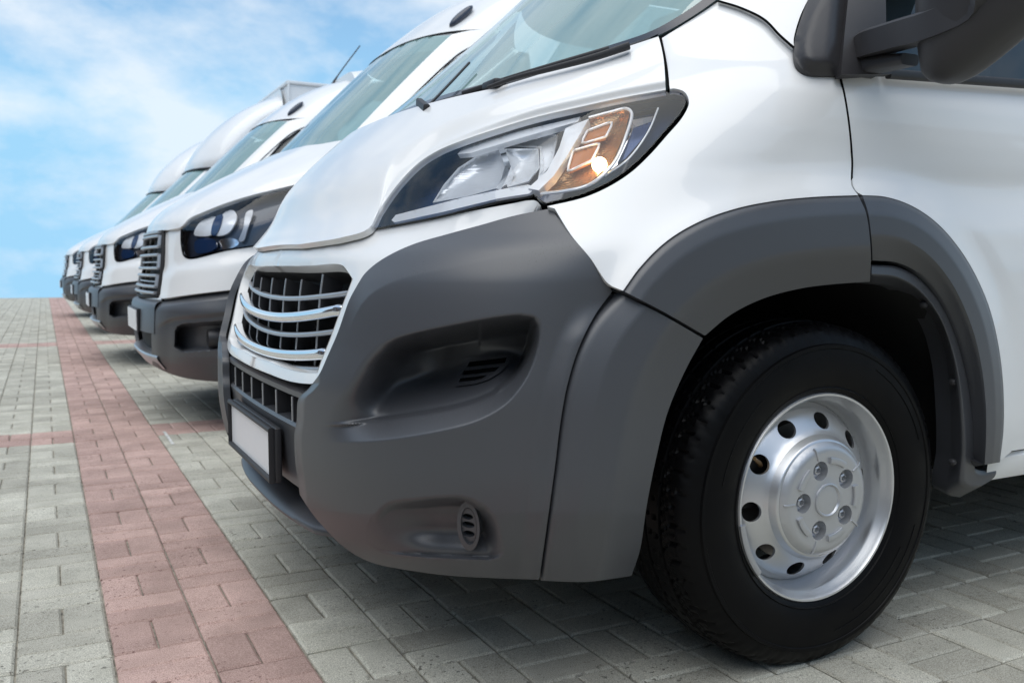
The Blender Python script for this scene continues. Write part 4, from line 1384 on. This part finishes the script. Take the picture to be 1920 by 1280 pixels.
        obj('bolt_well', well, 'hub_silver', wheel, 40)
        # raised arc between the wells, and a short radial rib at the rim
        a1 = R(180 + 36 + 72 * k)
        arc = [(x + .083 * math.cos(a1 + t), y - .0225, z + .083 * math.sin(a1 + t)) for t in np.linspace(-.27, .27, 12)]
        obj('cap_arc', tube(arc, rrect(.014, .006, .0025, 2), up=(0, 1, 0)), 'hub_silver', wheel, 40)
        a2 = R(180 + 72 * k)
        rb = [(x + r * math.cos(a2), y - .020 + (.004 if r > .114 else 0), z + r * math.sin(a2)) for r in (.090, .10, .110, .117)]
        obj('cap_rib', tube(rb, rrect(.004, .005, .0015, 2), up=(0, 1, 0)), 'hub_silver', wheel, 40)
    obj('cap_ring', lathe_y([(.0365, -.019), (.0355, -.0245), (.033, -.0255), (.0305, -.0235), (.029, -.021), (0, -.0215)], c, 48), 'hub_silver', wheel, 40)
    # valve
    a = R(150)
    obj('valve', tube([(x + r * math.cos(a), y + w, z + r * math.sin(a)) for r, w in ((.150, .040), (.166, .028), (.186, .020), (.197, .014))], lambda t: circ(.0055 if t < .55 else .0038, 8), up=(0, 1, 0)), 'brass', wheel, 50)
    for r_, a0, a1 in ((.294, -82, -18), (.272, -70, -30), (.300, 20, 62), (.283, 128, 168)):
        ts = np.linspace(R(a0), R(a1), 24)
        obj('sidewall_rib', tube([(x + r_ * math.cos(t), y - .0152, z + r_ * math.sin(t)) for t in ts], rrect(.0024, .0016, .0005, 1), up=(0, 1, 0)), 'tyre', wheel, 50)
    # balance weight clipped to the flange
    bw = [(x + .2165 * math.cos(t), y - .004, z + .2165 * math.sin(t)) for t in np.linspace(R(188), R(219), 14)]
    obj('balance_weight', tube(bw, rrect(.014, .008, .003, 2), up=(0, 1, 0)), 'satin_bar', wheel, 50)
    obj('brake_disc', lathe_y([(.02, .075), (.150, .075), (.150, .10), (.02, .10)], c, 48), 'steel', wheel, 30)
    obj('brake_caliper', box((x - .13, y + .085, z + .06), (.08, .07, .16), .01), 'black', wheel, 40)
    return wheel
def orient_out(V, F, c):
    """closed ring: faces turned away from the ring's core circle"""
    V = np.asarray(V); c = np.asarray(c)
    f = F[0]; p = V[list(f)].mean(0); d = p - c; d[1] = 0; core = c + d / (np.linalg.norm(d) + 1e-9) * .29
    n = np.cross(V[f[1]] - V[f[0]], V[f[2]] - V[f[0]])
    return F if n @ (p - core) > 0 else [tuple(reversed(q)) for q in F]
wheel_near = wheel_parts((WX, WY, WZ), van)
# the other three wheels, tyres and rims only
def plain_wheel(c, parent, side, r=.365):
    d = 1 if side < 0 else -1
    ty = [(.22, .0), (.26, -.012), (.31, -.014), (.345, .004), (r - .003, .02), (r, .108), (r - .003, .196), (.345, .212), (.30, .226), (.22, .21)]
    ri = [(.222, .0), (.205, .015), (.2, .05), (.17, .04), (.13, .005), (.1, -.012), (.0, -.014)]
    w = obj('wheel', lathe_y([(a, b * d) for a, b in ri], c, 48), 'rim_silver', parent, 40)
    obj('tyre', lathe_y([(a, b * d) for a, b in ty], c, 64), 'tyre', w, 40)
    return w
plain_wheel((WX, 2 * YC - WY, WZ), van, 1)
plain_wheel((WX + 3.45, WY, WZ), van, -1)
plain_wheel((WX + 3.45, 2 * YC - WY, WZ), van, 1)

# -- door mirror
base_o = np.vstack([sm([(1660, -190), (1580, -95), (1520, -8), (1502, 34), (1491, 75), (1491, 105), (1498, 123), (1516, 136), (1574, 140)])[:-1], sm([(1574, 140), (1580, 70), (1588, -10), (1610, -120), (1660, -190)])[:-1]])
ring_b = np.vstack([base_o, base_o[:1]])
vf = panel(S1, base_o, lambda uv: .006 + .022 * sstep(0, 26, dline(ring_b, uv)), 9, fl=.012)
mirror = pair('mirror_base', vf, 'mirror_plastic', van, 50)
base2 = closed([(1577, 140), (1583, 70), (1591, -10), (1612, -120), (1668, -190), (1690, -190), (1660, -60), (1662, 60), (1672, 139)])
ring2 = np.vstack([base2, base2[:1]])
vf = panel(S1, base2, .022, 9, fl=.02)
pair('mirror_mount', vf, 'mirror_plastic', mirror, 50)
def sup(c, r, e=2.6, n1=40, n2=28, shear=None):
    """rounded lump (superellipsoid)"""
    V = []; F = []
    f = lambda w, m: math.copysign(abs(w) ** m, w)
    for i in range(n2 + 1):
        ph = -math.pi / 2 + math.pi * i / n2
        for j in range(n1):
            th = 2 * math.pi * j / n1
            V.append((c[0] + r[0] * f(math.cos(ph), 2 / e) * f(math.cos(th), 2 / e), c[1] + r[1] * f(math.cos(ph), 2 / e) * f(math.sin(th), 2 / e), c[2] + r[2] * f(math.sin(ph), 2 / e)))
    for i in range(n2):
        for j in range(n1):
            k = (j + 1) % n1
            F.append((i * n1 + j, i * n1 + k, (i + 1) * n1 + k, (i + 1) * n1 + j))
    if shear:
        V = [shear(p) for p in V]
    return V, F
def head_shear(p):
    # lower edge climbs outwards, front is domed
    t = (p[1] - 1.06) / .14
    return (p[0] + .02 * t * t - .05 * t, p[1], p[2] - (.10 * t * min(1, max(0, (1.43 - p[2]) / .1)) + .01 * t))
hd = sup((1.56, 1.075, 1.458), (.085, .150, .195), 3.0, shear=head_shear)
head = pair('mirror_head', hd, 'mirror_plastic', mirror, 60)
def arm_sec(p, w, h, r):
    return [(p[0] + a, p[1], p[2] + b) for a, b in rrect(w, h, r, 3)]
A0 = at(1628, 84, 1, 1.338); A1 = at(1760, 44, 1, 1.16); A2 = at(1835, 8, 1, 1.10); A3 = at(1850, -40, 1, 1.07)
pa = sm([A0 + (0.02, .03, 0), A0, (A0 * .5 + A1 * .5), A1, A2 + (-.012, 0, 0), A3], .02)
def arm_prof(t):
    w, h = .046, .052 + .004 * t
    return [(w / 2, -h / 2), (w / 2, h / 2 - .006), (w / 2 - .006, h / 2), (-w / 2 + .02, h / 2 - .0), (-w / 2, h / 2 - .032), (-w / 2, -h / 2 + .006), (-w / 2 + .006, -h / 2)]
vf = tube(pa, arm_prof)
pair('mirror_arm', vf, 'mirror_plastic', mirror, 35)
B0 = at(1640, 122, 1, 1.335); B1 = at(1706, 112, 1, 1.25)
vf = tube([B0 + (0, .03, -.004), B0, B0 * .4 + B1 * .6, B1], lambda t: rrect(.06 - .01 * t, .034 - .012 * t, .009, 3))
pair('mirror_foot', vf, 'mirror_plastic', mirror, 40)
# short column where arm meets the mount
vf = tube([at(1640, 20, 1, 1.33), at(1636, 85, 1, 1.33), at(1632, 128, 1, 1.33)], rrect(.05, .05, .015, 3), up=(0, 1, 0))

# ------------------------------------------------------------------ second make of van, four of them further down the row
Y2 = 5.65
S2 = Shell(Y2,
    [(.2, .56), (.28, .50), (.36, .475), (.5, .460), (.62, .465), (.70, .500), (.8, .520), (1.0, .545), (1.07, .565), (1.13, .625), (1.2, .72), (1.3, .89), (1.4, 1.08), (1.47, 1.22), (1.52, 1.30),
     (1.6, 1.375), (1.9, 1.665), (2.15, 1.92), (2.2, 1.975), (2.3, 2.09), (2.5, 2.36), (2.64, 2.66), (2.72, 3.0), (2.75, 3.4)],
    [(.25, .97), (.4, 1.01), (.6, 1.03), (1.0, 1.03), (1.3, 1.01), (1.5, .985), (1.9, .935), (2.2, .885), (2.5, .82), (2.7, .72), (2.75, .66)],
    [(.2, .5), (.7, .5), (1.1, .58), (1.5, .55), (2.7, .55)],
    [(.2, 2.7), (.7, 2.6), (1.1, 2.3), (1.5, 2.4), (2.7, 2.5)])
S2.t0, S2.t1 = 3.6, 8.5
van2 = root('delivery_van', (1.44, Y2, 0))
tag(van2, 'white high-roof van with slatted grille, second in the row behind the nearest van', 'van', 'vans parked in a row')
_YC1 = YC
def pair2(name, vf, mt, parent=None, ang=50):
    parent = parent or van2
    p = parent if isinstance(parent, (tuple, list)) else (parent, parent)
    return obj(name, vf, mt, p[0], ang), obj(name, mirror_y(vf, Y2), mt, p[1], ang)
def whole2(name, vf, mt, parent=None, ang=50):
    return obj(name, weld(join(vf, mirror_y(vf, Y2)), .0015), mt, parent or van2, ang)
def az_panel(sh, outline, off, h, holes=(), fl=.015, step=.02):
    """panel given in skin coordinates"""
    V2, F2 = fill(outline, h, holes)
    o = off(V2) if callable(off) else off + 0 * V2[:, 0]
    V = sh.pt(V2[:, 0], V2[:, 1], o)
    F = orient(V, F2, C0)
    return flange(V, F, fl, shell=sh) if fl else (V, F)
def dn(P, step=.025):
    out = [np.array(P[0], float)]
    for a, b in zip(P[:-1], P[1:]):
        a, b = np.array(a, float), np.array(b, float)
        n = max(1, int(np.linalg.norm(b - a) / step))
        for k in range(1, n + 1):
            out.append(a + (b - a) * k / n)
    return np.array(out)
# lower white front and wing
h2_low = [(342, 431), (345, 424), (356, 414), (381, 403), (418, 388), (465, 373), (538, 355), (600, 341)]
h2_bot = [(600, 434), (560, 443), (487, 458), (427, 467), (355, 482), (347, 479), (343, 465), (341, 445), (342, 431)]
HL2 = np.vstack([sm(h2_low)[:-1], sm([(600, 341), (606, 385), (600, 434)])[:-1], sm(h2_bot)[:-1]])
g2_edge = sm([(309, 436), (307, 499), (300, 556)])
WF = np.vstack([sm([(309, 436), (340, 429)])[:-1], sm([(338, 431), (339, 465), (344, 481), (355, 486), (427, 470), (487, 461), (560, 446), (604, 437)])[:-1], sm([(604, 437), (612, 390), (606, 338)])[:-1],
    sm([(606, 338), (660, 325)])[:-1], sm([(660, 325), (665, 420), (640, 515)])[:-1], sm([(640, 515), (560, 527), (435, 543), (365, 551), (309, 559), (300, 560)])[:-1], g2_edge[::-1][:-1]])
ledge2 = sm([(309, 512), (345, 502), (420, 490), (500, 478), (640, 455)])
wf_off = lambda uv: -.012 + .014 * sstep(-14, 10, -signed_above(ledge2, uv))
fp2 = pair2('wing', panel(S2, WF, wf_off, 9, fl=.015), 'white_paint')
# hood
lo2 = S2.az_off(sm([(316, 431), (340, 425), (354, 410), (380, 398), (417, 383), (464, 368), (537, 350), (606, 334), (660, 321)]), .006)
lo2 = np.vstack([[0, lo2[0, 1] + .006], lo2])
cc = S2.az(np.array([[1.50, Y2 - .80, 1.53]])); CA = float(cc[0][0])
up2 = np.array([[0, 1.475], [CA * .35, 1.48], [CA * .7, 1.495], [CA, 1.515], [CA * 1.15, 1.47]])
gl_ = resample(lo2, 60); gu_ = resample(sm(up2, .02), 60); v_ = np.linspace(0, 1, 40)[:, None]
ga = gl_[None, :, 0] * (1 - v_) + gu_[None, :, 0] * v_; gz = gl_[None, :, 1] * (1 - v_) + gu_[None, :, 1] * v_
ho = .006 + .012 * sstep(0, .2, v_ + 0 * ga) + .012 * sstep(.5, .36, ga) * sstep(0, .3, v_ + 0 * ga)
hv2 = gridmesh(S2.pt(ga, gz, ho)); hv2 = weld(join(hv2, mirror_y(hv2, Y2)), .0015)
hood2 = obj('hood', flange(*hv2, .02, shell=S2), 'white_paint', van2, 50)
# side from the wing back, with wheel arch
W2X = 1.50
def xz_panel(outline, h, holes=(), off=0.):
    V2, F2 = fill(outline, h, holes)
    V = S2.xz(V2[:, 0], V2[:, 1], off); return flange(V, orient(V, F2, C0), .015, shell=S2)
arch = [(W2X + .47 * math.cos(t), .36 + .47 * math.sin(t)) for t in np.linspace(math.pi * 1.0, 0, 30)]
arch = [(max(x, 1.2), z) for x, z in arch]
SIDE = dn([(1.18, .75), (1.18, 1.25), (1.52, 1.40), (2.75, 1.40), (2.75, .42), (W2X + .47, .42)] + [(x, max(z, .42)) for x, z in arch[::-1]] + [(1.18, .75)], .04)[:-1]
kk = [0]
for i in range(1, len(SIDE)):
    if np.linalg.norm(SIDE[i] - SIDE[kk[-1]]) > 1e-3: kk.append(i)
pair2('side_panel', xz_panel(SIDE[kk], .06), 'white_paint')
pair2('sill_trim', gridmesh(np.array([S2.xz(np.linspace(1.98, 2.75, 6), z, o) for z, o in ((.50, .0), (.49, .012), (.36, .012), (.34, -.02))])), 'grey_plastic')
# headlight
hb = panel(S2, HL2, -.06, 10, fl=0)
def wall2(outline, o0, o1, n=4):
    return loft([S2.lift(outline, o0 + (o1 - o0) * k / (n - 1)) for k in range(n)], True, False)
mat('lamp_smoke', (.035, .045, .07), .15, spec=.6)
hl2 = pair2('headlight', join(hb, wall2(HL2, -.004, -.062)), 'lamp_smoke')
def soft(pts, step=3):
    p = np.array(pts, float)
    q = np.vstack([p[-2:], p, p[:3]])
    c = sm(q, step)
    a = np.argmin(np.linalg.norm(c - p[0], axis=1)[:len(c) // 2]); b = len(c) - 1 - np.argmin(np.linalg.norm(c - p[0], axis=1)[::-1][:len(c) // 2])
    return c[a:b]
def lp2(name, pts, off, mt, th=.01):
    pair2(name, panel(S2, soft(pts), off, 7, fl=th), mt, hl2)
lp2('reflector', [(364, 440), (374, 418), (404, 406), (396, 440), (380, 443)], -.036, 'silver')
lp2('reflector', [(417, 402), (436, 394), (444, 404), (438, 424), (426, 438), (404, 441)], -.036, 'silver')
lp2('reflector_rib', [(405, 406), (417, 402), (404, 441), (396, 440)], -.030, 'lamp_dark')
lp2('indicator', [(366, 452), (388, 446), (404, 452), (404, 466), (368, 474)], -.034, 'lamp_dark')
lp2('lower_lens', [(410, 452), (438, 447), (448, 455), (440, 463), (412, 466)], -.057, 'chrome')
lp2('side_trim', [(462, 398), (474, 394), (464, 430), (456, 452), (448, 452), (456, 428)], -.03, 'satin_bar')
pair2('lens', panel(S2, HL2, -.003, 10, fl=.006), 'lens_clear', hl2, 60)
pair2('gasket', panel(S2, grow(HL2, 3), -.012, 9, holes=[HL2], fl=.02), 'gap_black', hl2)
# grille
ge = S2.az_off(g2_edge, -.01)
ztop = float(S2.az_off([(297, 424)], -.01)[0][1]); zbot = float(ge[-1, 1])
print('grille2', ge[0], ge[-1], ztop, zbot)
GO = dn([[0, ztop + .012], [ge[0, 0] * .8, ztop + .01], [ge[0, 0], ge[0, 1] + .006]] + [list(q) for q in ge] + [[0, zbot - .012]], .02)
gr = az_panel(S2, GO, -.05, .03, fl=0)
grille2 = obj('grille', weld(join(gr, mirror_y(gr, Y2)), .0015), 'black', van2, 50)
GP = S2.pt(GO[:, 0], GO[:, 1], -.004); GM = GP.copy(); GM[:, 1] = 2 * Y2 - GM[:, 1]
obj('grille_frame', tube(np.vstack([GP, GM[::-1][1:]]), circ(.011, 8), up=(1, 0, 0), closed=True), 'black', grille2, 50)
zl = [np.interp(0, [0, 1], [0, 1])]
pxs = [436, 443, 463, 478, 491, 503, 517, 528, 538, 550]
levels = [float(S2.az_off([(300, v)], 0.)[0][1]) for v in pxs]
for i, z in enumerate(levels):
    am = np.interp(z, ge[::-1, 1], ge[::-1, 0]) - .014
    thin = i in (4, 7)
    aa = np.linspace(-am, am, 41)
    P = S2.pt(aa, z - .020 * (np.abs(aa) / am) ** 2 * 0 + 0 * aa, .004 if not thin else -.008)
    obj('grille_bar', tube(P, rrect(.034 if not thin else .02, .016 if not thin else .010, .006, 3)), 'satin_bar', grille2, 50)
for za, zb in ((1, 2), (3, 5), (6, 8)):
    for s in (-1, 1):
        am = np.interp((levels[za] + levels[zb]) / 2, ge[::-1, 1], ge[::-1, 0]) - .016
        P = S2.pt(np.array([am, am, am]) * s, np.linspace(levels[za], levels[zb], 3), .004)
        obj('grille_link', tube(P, rrect(.018, .03, .006, 3), up=(1, 0, 0)), 'satin_bar', grille2, 50)
# bumper
b2_left = sm([(298, 566), (290, 580), (285, 600), (284, 640), (286, 684)])
b2_top = sm([(298, 566), (311, 561), (365, 553), (435, 545), (560, 529), (640, 517)])
b2_bot = sm([(286, 684), (300, 692), (318, 700), (349, 709), (404, 715), (520, 716), (610, 705)])
b2_right = sm([(640, 517), (630, 610), (610, 705)])
G2 = coons(b2_top, b2_bot, b2_left, b2_right, 130, 100)
cr_a = sm([(286, 592), (297, 577), (330, 571), (420, 560), (640, 534)]); cr_b = sm([(286, 612), (306, 602), (320, 595), (420, 584), (640, 556)])
rc = closed([(327, 622), (331, 612), (342, 606), (418, 600), (500, 592), (500, 645), (413, 656), (342, 661), (326, 651)])
rcl = np.vstack([rc, rc[:1]])
def b2off(uv):
    o = -.030 * np.clip(signed_above(cr_a, uv) / 14, 0, 1.5)
    o = o - .016 * sstep(0, 10, -signed_above(cr_b, uv)) * sstep(290, 320, uv[..., 0])
    o = o - np.where(inside(rc, uv), .085 * sstep(0, 9, dline(rcl, uv)), 0)
    o = o - .03 * np.clip((uv[..., 1] - 668) / 45, 0, 1.2) ** 1.3
    return o
bv2 = gridmesh(S2.lift(G2, b2off(G2)))
bump2 = pair2('bumper_corner', flange(*bv2, .02, shell=S2), 'grey_plastic')
# fog lamp in the hollow
fp = S2.lift([(394, 634)], -.05)[0]
fv = []
for k, (r, dx) in enumerate(((.040, .06), (.046, .03), (.046, .0), (.040, -.012), (.030, -.008), (.0001, -.006))):
    fv.append([(fp[0] + dx, fp[1] + r * math.cos(t), fp[2] + r * math.sin(t)) for t in np.linspace(0, 2 * math.pi, 20, endpoint=False)])
pair2('fog_lamp', loft(fv), 'dark_plastic', bump2, 40)
# centre of the bumper: ledge, band, intake, lip
AC = float(S2.az_off([(287, 620)], 0.)[0][0])
aa = np.linspace(-AC - .02, AC + .02, 31)
def rows2(zo):
    return gridmesh(np.array([S2.pt(aa, z + 0 * aa, o) for z, o in zo]))
ctr2 = obj('bumper_centre', rows2([(.700, -.05), (.690, -.03), (.66, .004), (.648, .008), (.63, .006), (.50, .004), (.492, -.03)]), 'grey_plastic', van2, 40)
obj('intake', rows2([(.495, -.05), (.38, -.05)]), 'black', ctr2, 40)
obj('bumper_lip', rows2([(.385, -.05), (.383, .0), (.375, .006), (.36, .004), (.30, -.02), (.27, -.10)]), 'satin_bar', ctr2, 40)
obj('chin', rows2([(.715, -.03), (.705, -.006), (.68, -.004), (.672, -.03)]), 'white_paint', ctr2, 40)
xp = float(S2.xf(.55)) - .012
plate2 = obj('number_plate', box((xp - .004, Y2, .555), (.005, .512, .112)), 'plate_white', van2, 30)
obj('plate_holder', box((xp + .006, Y2, .555), (.014, .532, .130), .004), 'dark_plastic', plate2, 40)
# windscreen, pillars, roof
wl = float(S2.az(np.array([[1.98 + .16, Y2 - .74, 2.18]]))[0][0])
WB = dn([[0, 1.49], [CA * .5, 1.495], [CA * .98, 1.53]] + [[CA * .98 + (wl - CA * .98) * t, 1.53 + .65 * t] for t in (.25, .5, .75, 1)] + [[wl * .6, 2.205], [0, 2.215]], .03)
vf = az_panel(S2, WB, -.006, .05, fl=0)
wind2 = whole2('windscreen', vf, 'windscreen_glass', None, 60)
UB = dn([[CA * .98, 1.53]] + [[CA * .98 + (wl - CA * .98) * t, 1.53 + .65 * t] for t in (.25, .5, .75, 1)] + [[wl + .1, 2.2], [1.0, 2.22], [1.9, 2.22], [1.9, 1.40], [1.12, 1.40], [CA * 1.15, 1.46], [CA, 1.51]], .03)
def sidewin():
    pts = []
    for x, z in ((1.60, 1.46), (2.55, 1.46), (2.55, 2.08), (2.22, 2.08), (2.06, 1.97)):
        pts.append((1 + x - (float(S2.xf(z)) + float(S2.L(z))), z))
    return pts
sw = dn(sidewin() + sidewin()[:1], .03)[:-1]
vf = az_panel(S2, UB, 0., .045, holes=[sw], fl=.02)
cab2 = pair2('cab_side', vf, 'white_paint')
vf = az_panel(S2, sw, -.012, .08, fl=0)
pair2('side_window', vf, 'side_glass', cab2, 60)
swp = S2.pt(sw[:, 0], sw[:, 1], -.002)
pair2('window_seal', tube(swp, circ(.008, 6), up=(0, 1, 0), closed=True), 'dark_plastic', cab2, 50)
# cut line of the door frame up the pillar
dl = S2.lift(sm([(690, 263), (704, 250), (770, 185), (837, 121), (866, 98), (905, 80), (960, 66)]), .002)
pair2('door_gap', tube(dl, circ(.004, 6), up=(0, 1, 0)), 'gap_black', cab2, 50)
aw = np.linspace(-1.25, 1.25, 81)
def roof_rows(z0, z1, n, xmax=9, back=None):
    P = np.array([S2.pt(aw, z + 0 * aw, 0.) for z in np.linspace(z0, z1, n)])
    P[..., 0] = np.minimum(P[..., 0], xmax)
    V = P.reshape(-1, 3); nu = P.shape[1]
    F = [(j * nu + i, j * nu + i + 1, (j + 1) * nu + i + 1, (j + 1) * nu + i) for j in range(n - 1) for i in range(nu - 1)]
    return V, [tuple(reversed(f)) for f in F]
high = []
high.append(obj('high_roof', roof_rows(2.205, 2.752, 26, 3.42), 'white_paint', van2, 60))
mat('headliner', (.30, .31, .32), .9)
sb = S2.pt(np.linspace(-wl * .97, wl * .97, 31), 2.09 + 0 * np.linspace(0, 1, 31), -.012)
sb2 = S2.pt(np.linspace(-wl * .97, wl * .97, 31), 2.20 + 0 * np.linspace(0, 1, 31), -.010)
obj('sun_band', gridmesh(np.array([sb2, sb])), 'headliner', wind2, 50)
def sec2(x, zlo, ztop, hw, r=.26, n=8):
    pts = []
    for k in range(n + 1):
        a = R(90 * k / n); pts.append((x, Y2 - hw + .16 + r - r * math.cos(a), ztop - r + r * math.sin(a)))
    L_ = [(x, Y2 - hw + .02, zlo), (x, Y2 - hw, zlo + .3), (x, Y2 - hw, 1.2), (x, Y2 - hw + .05, 1.7)] + pts
    return L_ + [(p[0], 2 * Y2 - p[1], p[2]) for p in L_[::-1]]
high.append(obj('cargo_body', loft([sec2(2.76, .42, 2.70, 1.03), sec2(3.0, .42, 2.75, 1.03), sec2(4.5, .42, 2.78, 1.03), sec2(6.0, .42, 2.76, 1.02)]), 'white_paint', van2, 40))
# roof marker lamps
for s in (-1, 1):
    pz = S2.pt(np.array([.52 * s]), np.array([2.30]), .012)[0]
    lampv = sup(pz, (.075, .035, .032), 2.2, 20, 12, shear=lambda p: (p[0], p[1], p[2] + (p[0] - pz[0]) * .8))
    high.append(obj('roof_lamp', lampv, 'lamp_smoke', van2, 60))
# inside and underneath
obj('dashboard', loft([[(1.40, y, 1.45), (1.75, y, 1.46), (1.95, y, 1.38), (1.95, y, .9), (1.4, y, .9)] for y in np.linspace(Y2 - .86, Y2 + .86, 3)]), 'seat_fabric', van2, 30)
for dy in (-.55, .05, .6):
    st = obj('seat', box((2.40, Y2 + dy, 1.30), (.18, .46, .80), .07), 'seat_fabric', van2, 50)
    obj('headrest', box((2.46, Y2 + dy, 1.82), (.12, .28, .20), .05), 'seat_fabric', st, 50)
obj('cab_wall', box((2.74, Y2, 1.45), (.03, 1.7, 1.7)), 'beige_interior', van2, 30)
obj('engine_bay', join(box((1.55, Y2, .66), (1.5, 1.2, .52)), box((1.62, Y2, 1.06), (1.1, 1.4, .34))), 'gap_black', van2, 0)
obj('underbody', box((3.9, Y2, .42), (4.2, 1.7, .12)), 'gap_black', van2, 0)
cow = S2.pt(np.linspace(-CA * 1.1, CA * 1.1, 41), 1.475 + .04 * np.linspace(-1, 1, 41) ** 2, -.004)
cow2 = cow + np.array([.03, 0, .028]); cow3 = cow + np.array([-.01, 0, -.02])
obj('cowl', gridmesh(np.array([cow2, cow, cow3])), 'dark_plastic', van2, 50)
plain_wheel((W2X, Y2 - 1.0, .36), van2, -1); plain_wheel((W2X, Y2 + 1.0, .36), van2, 1)
plain_wheel((W2X + 3.3, Y2 - 1.0, .36), van2, -1); plain_wheel((W2X + 3.3, Y2 + 1.0, .36), van2, 1)

def copy_van(src, d, skip=()):
    r = src.copy(); COL.objects.link(r); r.location = Vector(src.location) + Vector(d)
    for ch in list(src.children):
        if ch in skip: continue
        c = ch.copy(); COL.objects.link(c); c.parent = r
        for g in list(ch.children):
            e = g.copy(); COL.objects.link(e); e.parent = c
    return r
D3, D4, D5 = (-.095, 3.55, 0), (-.125, 7.65, 0), (-.20, 11.85, 0)
van3 = copy_van(van2, D3)
van3['label'] = 'white high-roof van with a whip antenna on its roof, third in the row'
P0 = at(612, 171, 1, 9.05); P1 = at(675, 86, 1, 9.05)
ant = obj('antenna', tube(sm([P0 - (0, 0, .03), P0 + (P1 - P0) * .35, P1], .1), lambda t: circ(.013 if t < .36 else .006, 8), up=(0, 1, 0)), 'dark_plastic')
ant.parent = van3; ant.location = -Vector(van3.location)
# box trucks: the same cab, wind deflector on the roof, box behind
def box_truck(d, label):
    t = copy_van(van2, d, skip=high)
    t.name = 'box_truck'
    t['label'] = label
    t['category'] = 'truck'
    S3 = Shell(Y2, [(2.12, 1.93), (2.2, 1.935), (2.35, 2.0), (2.55, 2.13), (2.8, 2.37), (3.0, 2.64), (3.14, 2.92), (3.22, 3.2), (3.25, 3.5)],
        [(2.1, .93), (2.3, .96), (2.8, .95), (3.1, .88), (3.25, .76)], [(2.1, .5), (3.2, .5)], [(2.1, 2.5), (3.2, 2.6)])
    aw = np.linspace(-1.6, 1.6, 101)
    P = np.array([S3.pt(aw, z + 0 * aw, 0.) for z in np.linspace(2.13, 3.245, 34)]); P[..., 0] = np.minimum(P[..., 0], 3.06)
    V = P.reshape(-1, 3); nu = 101
    F = [(j * nu + i + nu, (j + 1) * nu + i + 1, j * nu + i + 1, j * nu + i) for j in range(33) for i in range(nu - 1)]
    def put(name, vf, mt, ang=50, par=None):
        o = obj(name, vf, mt, None, ang); o.parent = par or t
        o.location = Vector((0, 0, 0)) if par else -Vector(van2.location)
        return o
    put('wind_deflector', (V, F), 'white_paint', 60)
    # dark visor strip over the windscreen
    av = np.linspace(-.95, .95, 41); pv = S3.pt(av, 2.135 + 0 * av, .012)
    put('visor', tube(pv, rrect(.05, .022, .008, 2)), 'dark_plastic')
    cb = put('cargo_box', box((4.95, Y2, 2.08), (3.7, 2.14, 2.40), .02), 'white_plain', 40)
    x0, x1, z0, z1 = 3.10, 6.80, .88, 3.28
    for yy in (Y2 - 1.07, Y2 + 1.07):
        put('edge_trim', tube([(x0, yy, z0), (x0, yy, z1), (x1, yy, z1)], rrect(.05, .05, .012, 2), up=(0, 1, 0)), 'white_plain', 40, cb)
    put('edge_trim', tube([(x0, Y2 - 1.07, z1), (x0, Y2 + 1.07, z1)], rrect(.05, .05, .012, 2)), 'white_plain', 40, cb)
    put('cab_roof', roof_rows(2.205, 2.30, 5, 2.78), 'white_paint', 60)
    put('chassis_frame', box((4.8, Y2, .66), (4.0, .8, .16)), 'gap_black', 0)
    return t
box_truck(D4, 'white box truck with smooth wind deflector, fourth vehicle in the row')
box_truck(D5, 'white box truck with smooth wind deflector, farthest vehicle in the row')

# ------------------------------------------------------------------ unseen buildings added to darken what the vans reflect and raise contrast
mat('brick_wall', (.16, .10, .08), .9)
nt, N, L, P = nodes(MATS['brick_wall'])
tc = N.new('ShaderNodeTexCoord'); bt = N.new('ShaderNodeTexBrick'); mpb = N.new('ShaderNodeMapping')
mpb.inputs['Rotation'].default_value = (math.pi / 2, 0, 0)
bt.inputs['Scale'].default_value = 4; bt.inputs['Color1'].default_value = (.17, .10, .08, 1); bt.inputs['Color2'].default_value = (.12, .075, .06, 1); bt.inputs['Mortar'].default_value = (.2, .19, .17, 1)
L.new(tc.outputs['Object'], mpb.inputs[0]); L.new(mpb.outputs[0], bt.inputs['Vector']); L.new(bt.outputs['Color'], P.inputs['Base Color'])
mat('roof_sheet', (.09, .09, .095), .6)
mat('roller_door', (.20, .22, .24), .5)
mat('plaster_wall', (.46, .44, .40), .9)
noise_to(MATS['plaster_wall'], 'Base Color', 2.5, (.36, .345, .31), (.50, .48, .43))
def blocker(name, label, length, depth, h, loc, rz, doors, wall='brick_wall'):
    r = empty(name, loc); r.rotation_euler.z = rz
    tag(r, label, 'building', 'unseen buildings added for contrast')
    def put(nm, vf, mt, par=None):
        o = obj(nm, vf, mt, None, 30); o.parent = par or r; return o
    put('wall', box((0, depth / 2, h / 2), (length, depth, h)), wall)
    rf = put('roof', box((0, depth / 2, h + .15), (length + .8, depth + .8, .3), .04), 'roof_sheet')
    put('gutter', box((0, -.45, h + .02), (length + .8, .12, .12), .02), 'roof_sheet', rf)
    n = doors
    for k in range(n):
        x = -length / 2 + length * (k + .5) / n
        d = put('roller_door', box((x - 1.1, -.03, 1.6), (3.0, .08, 3.2), .01), 'roller_door')
        for q in range(7):
            put('door_slat', box((x - 1.1, -.085, .3 + q * .44), (2.9, .04, .36), .01), 'roller_door', d)
        w = put('window', box((x + 1.7, -.02, 2.6), (1.5, .08, 1.1)), 'white_plain')
        put('pane', box((x + 1.7, -.07, 2.6), (1.36, .03, .96)), 'lamp_dark', w)
    return r
blocker('blocker', 'unseen added dark brick workshop across the yard facing the van fronts', 44, 9, 6.5, (-11.0, -2.0, 0), math.pi / 2, 6)
blocker('blocker', 'unseen added cream plastered workshop across the yard facing the side of the nearest van', 30, 9, 5.0, (5.5, -11.0, 0), math.pi, 4, 'plaster_wall')
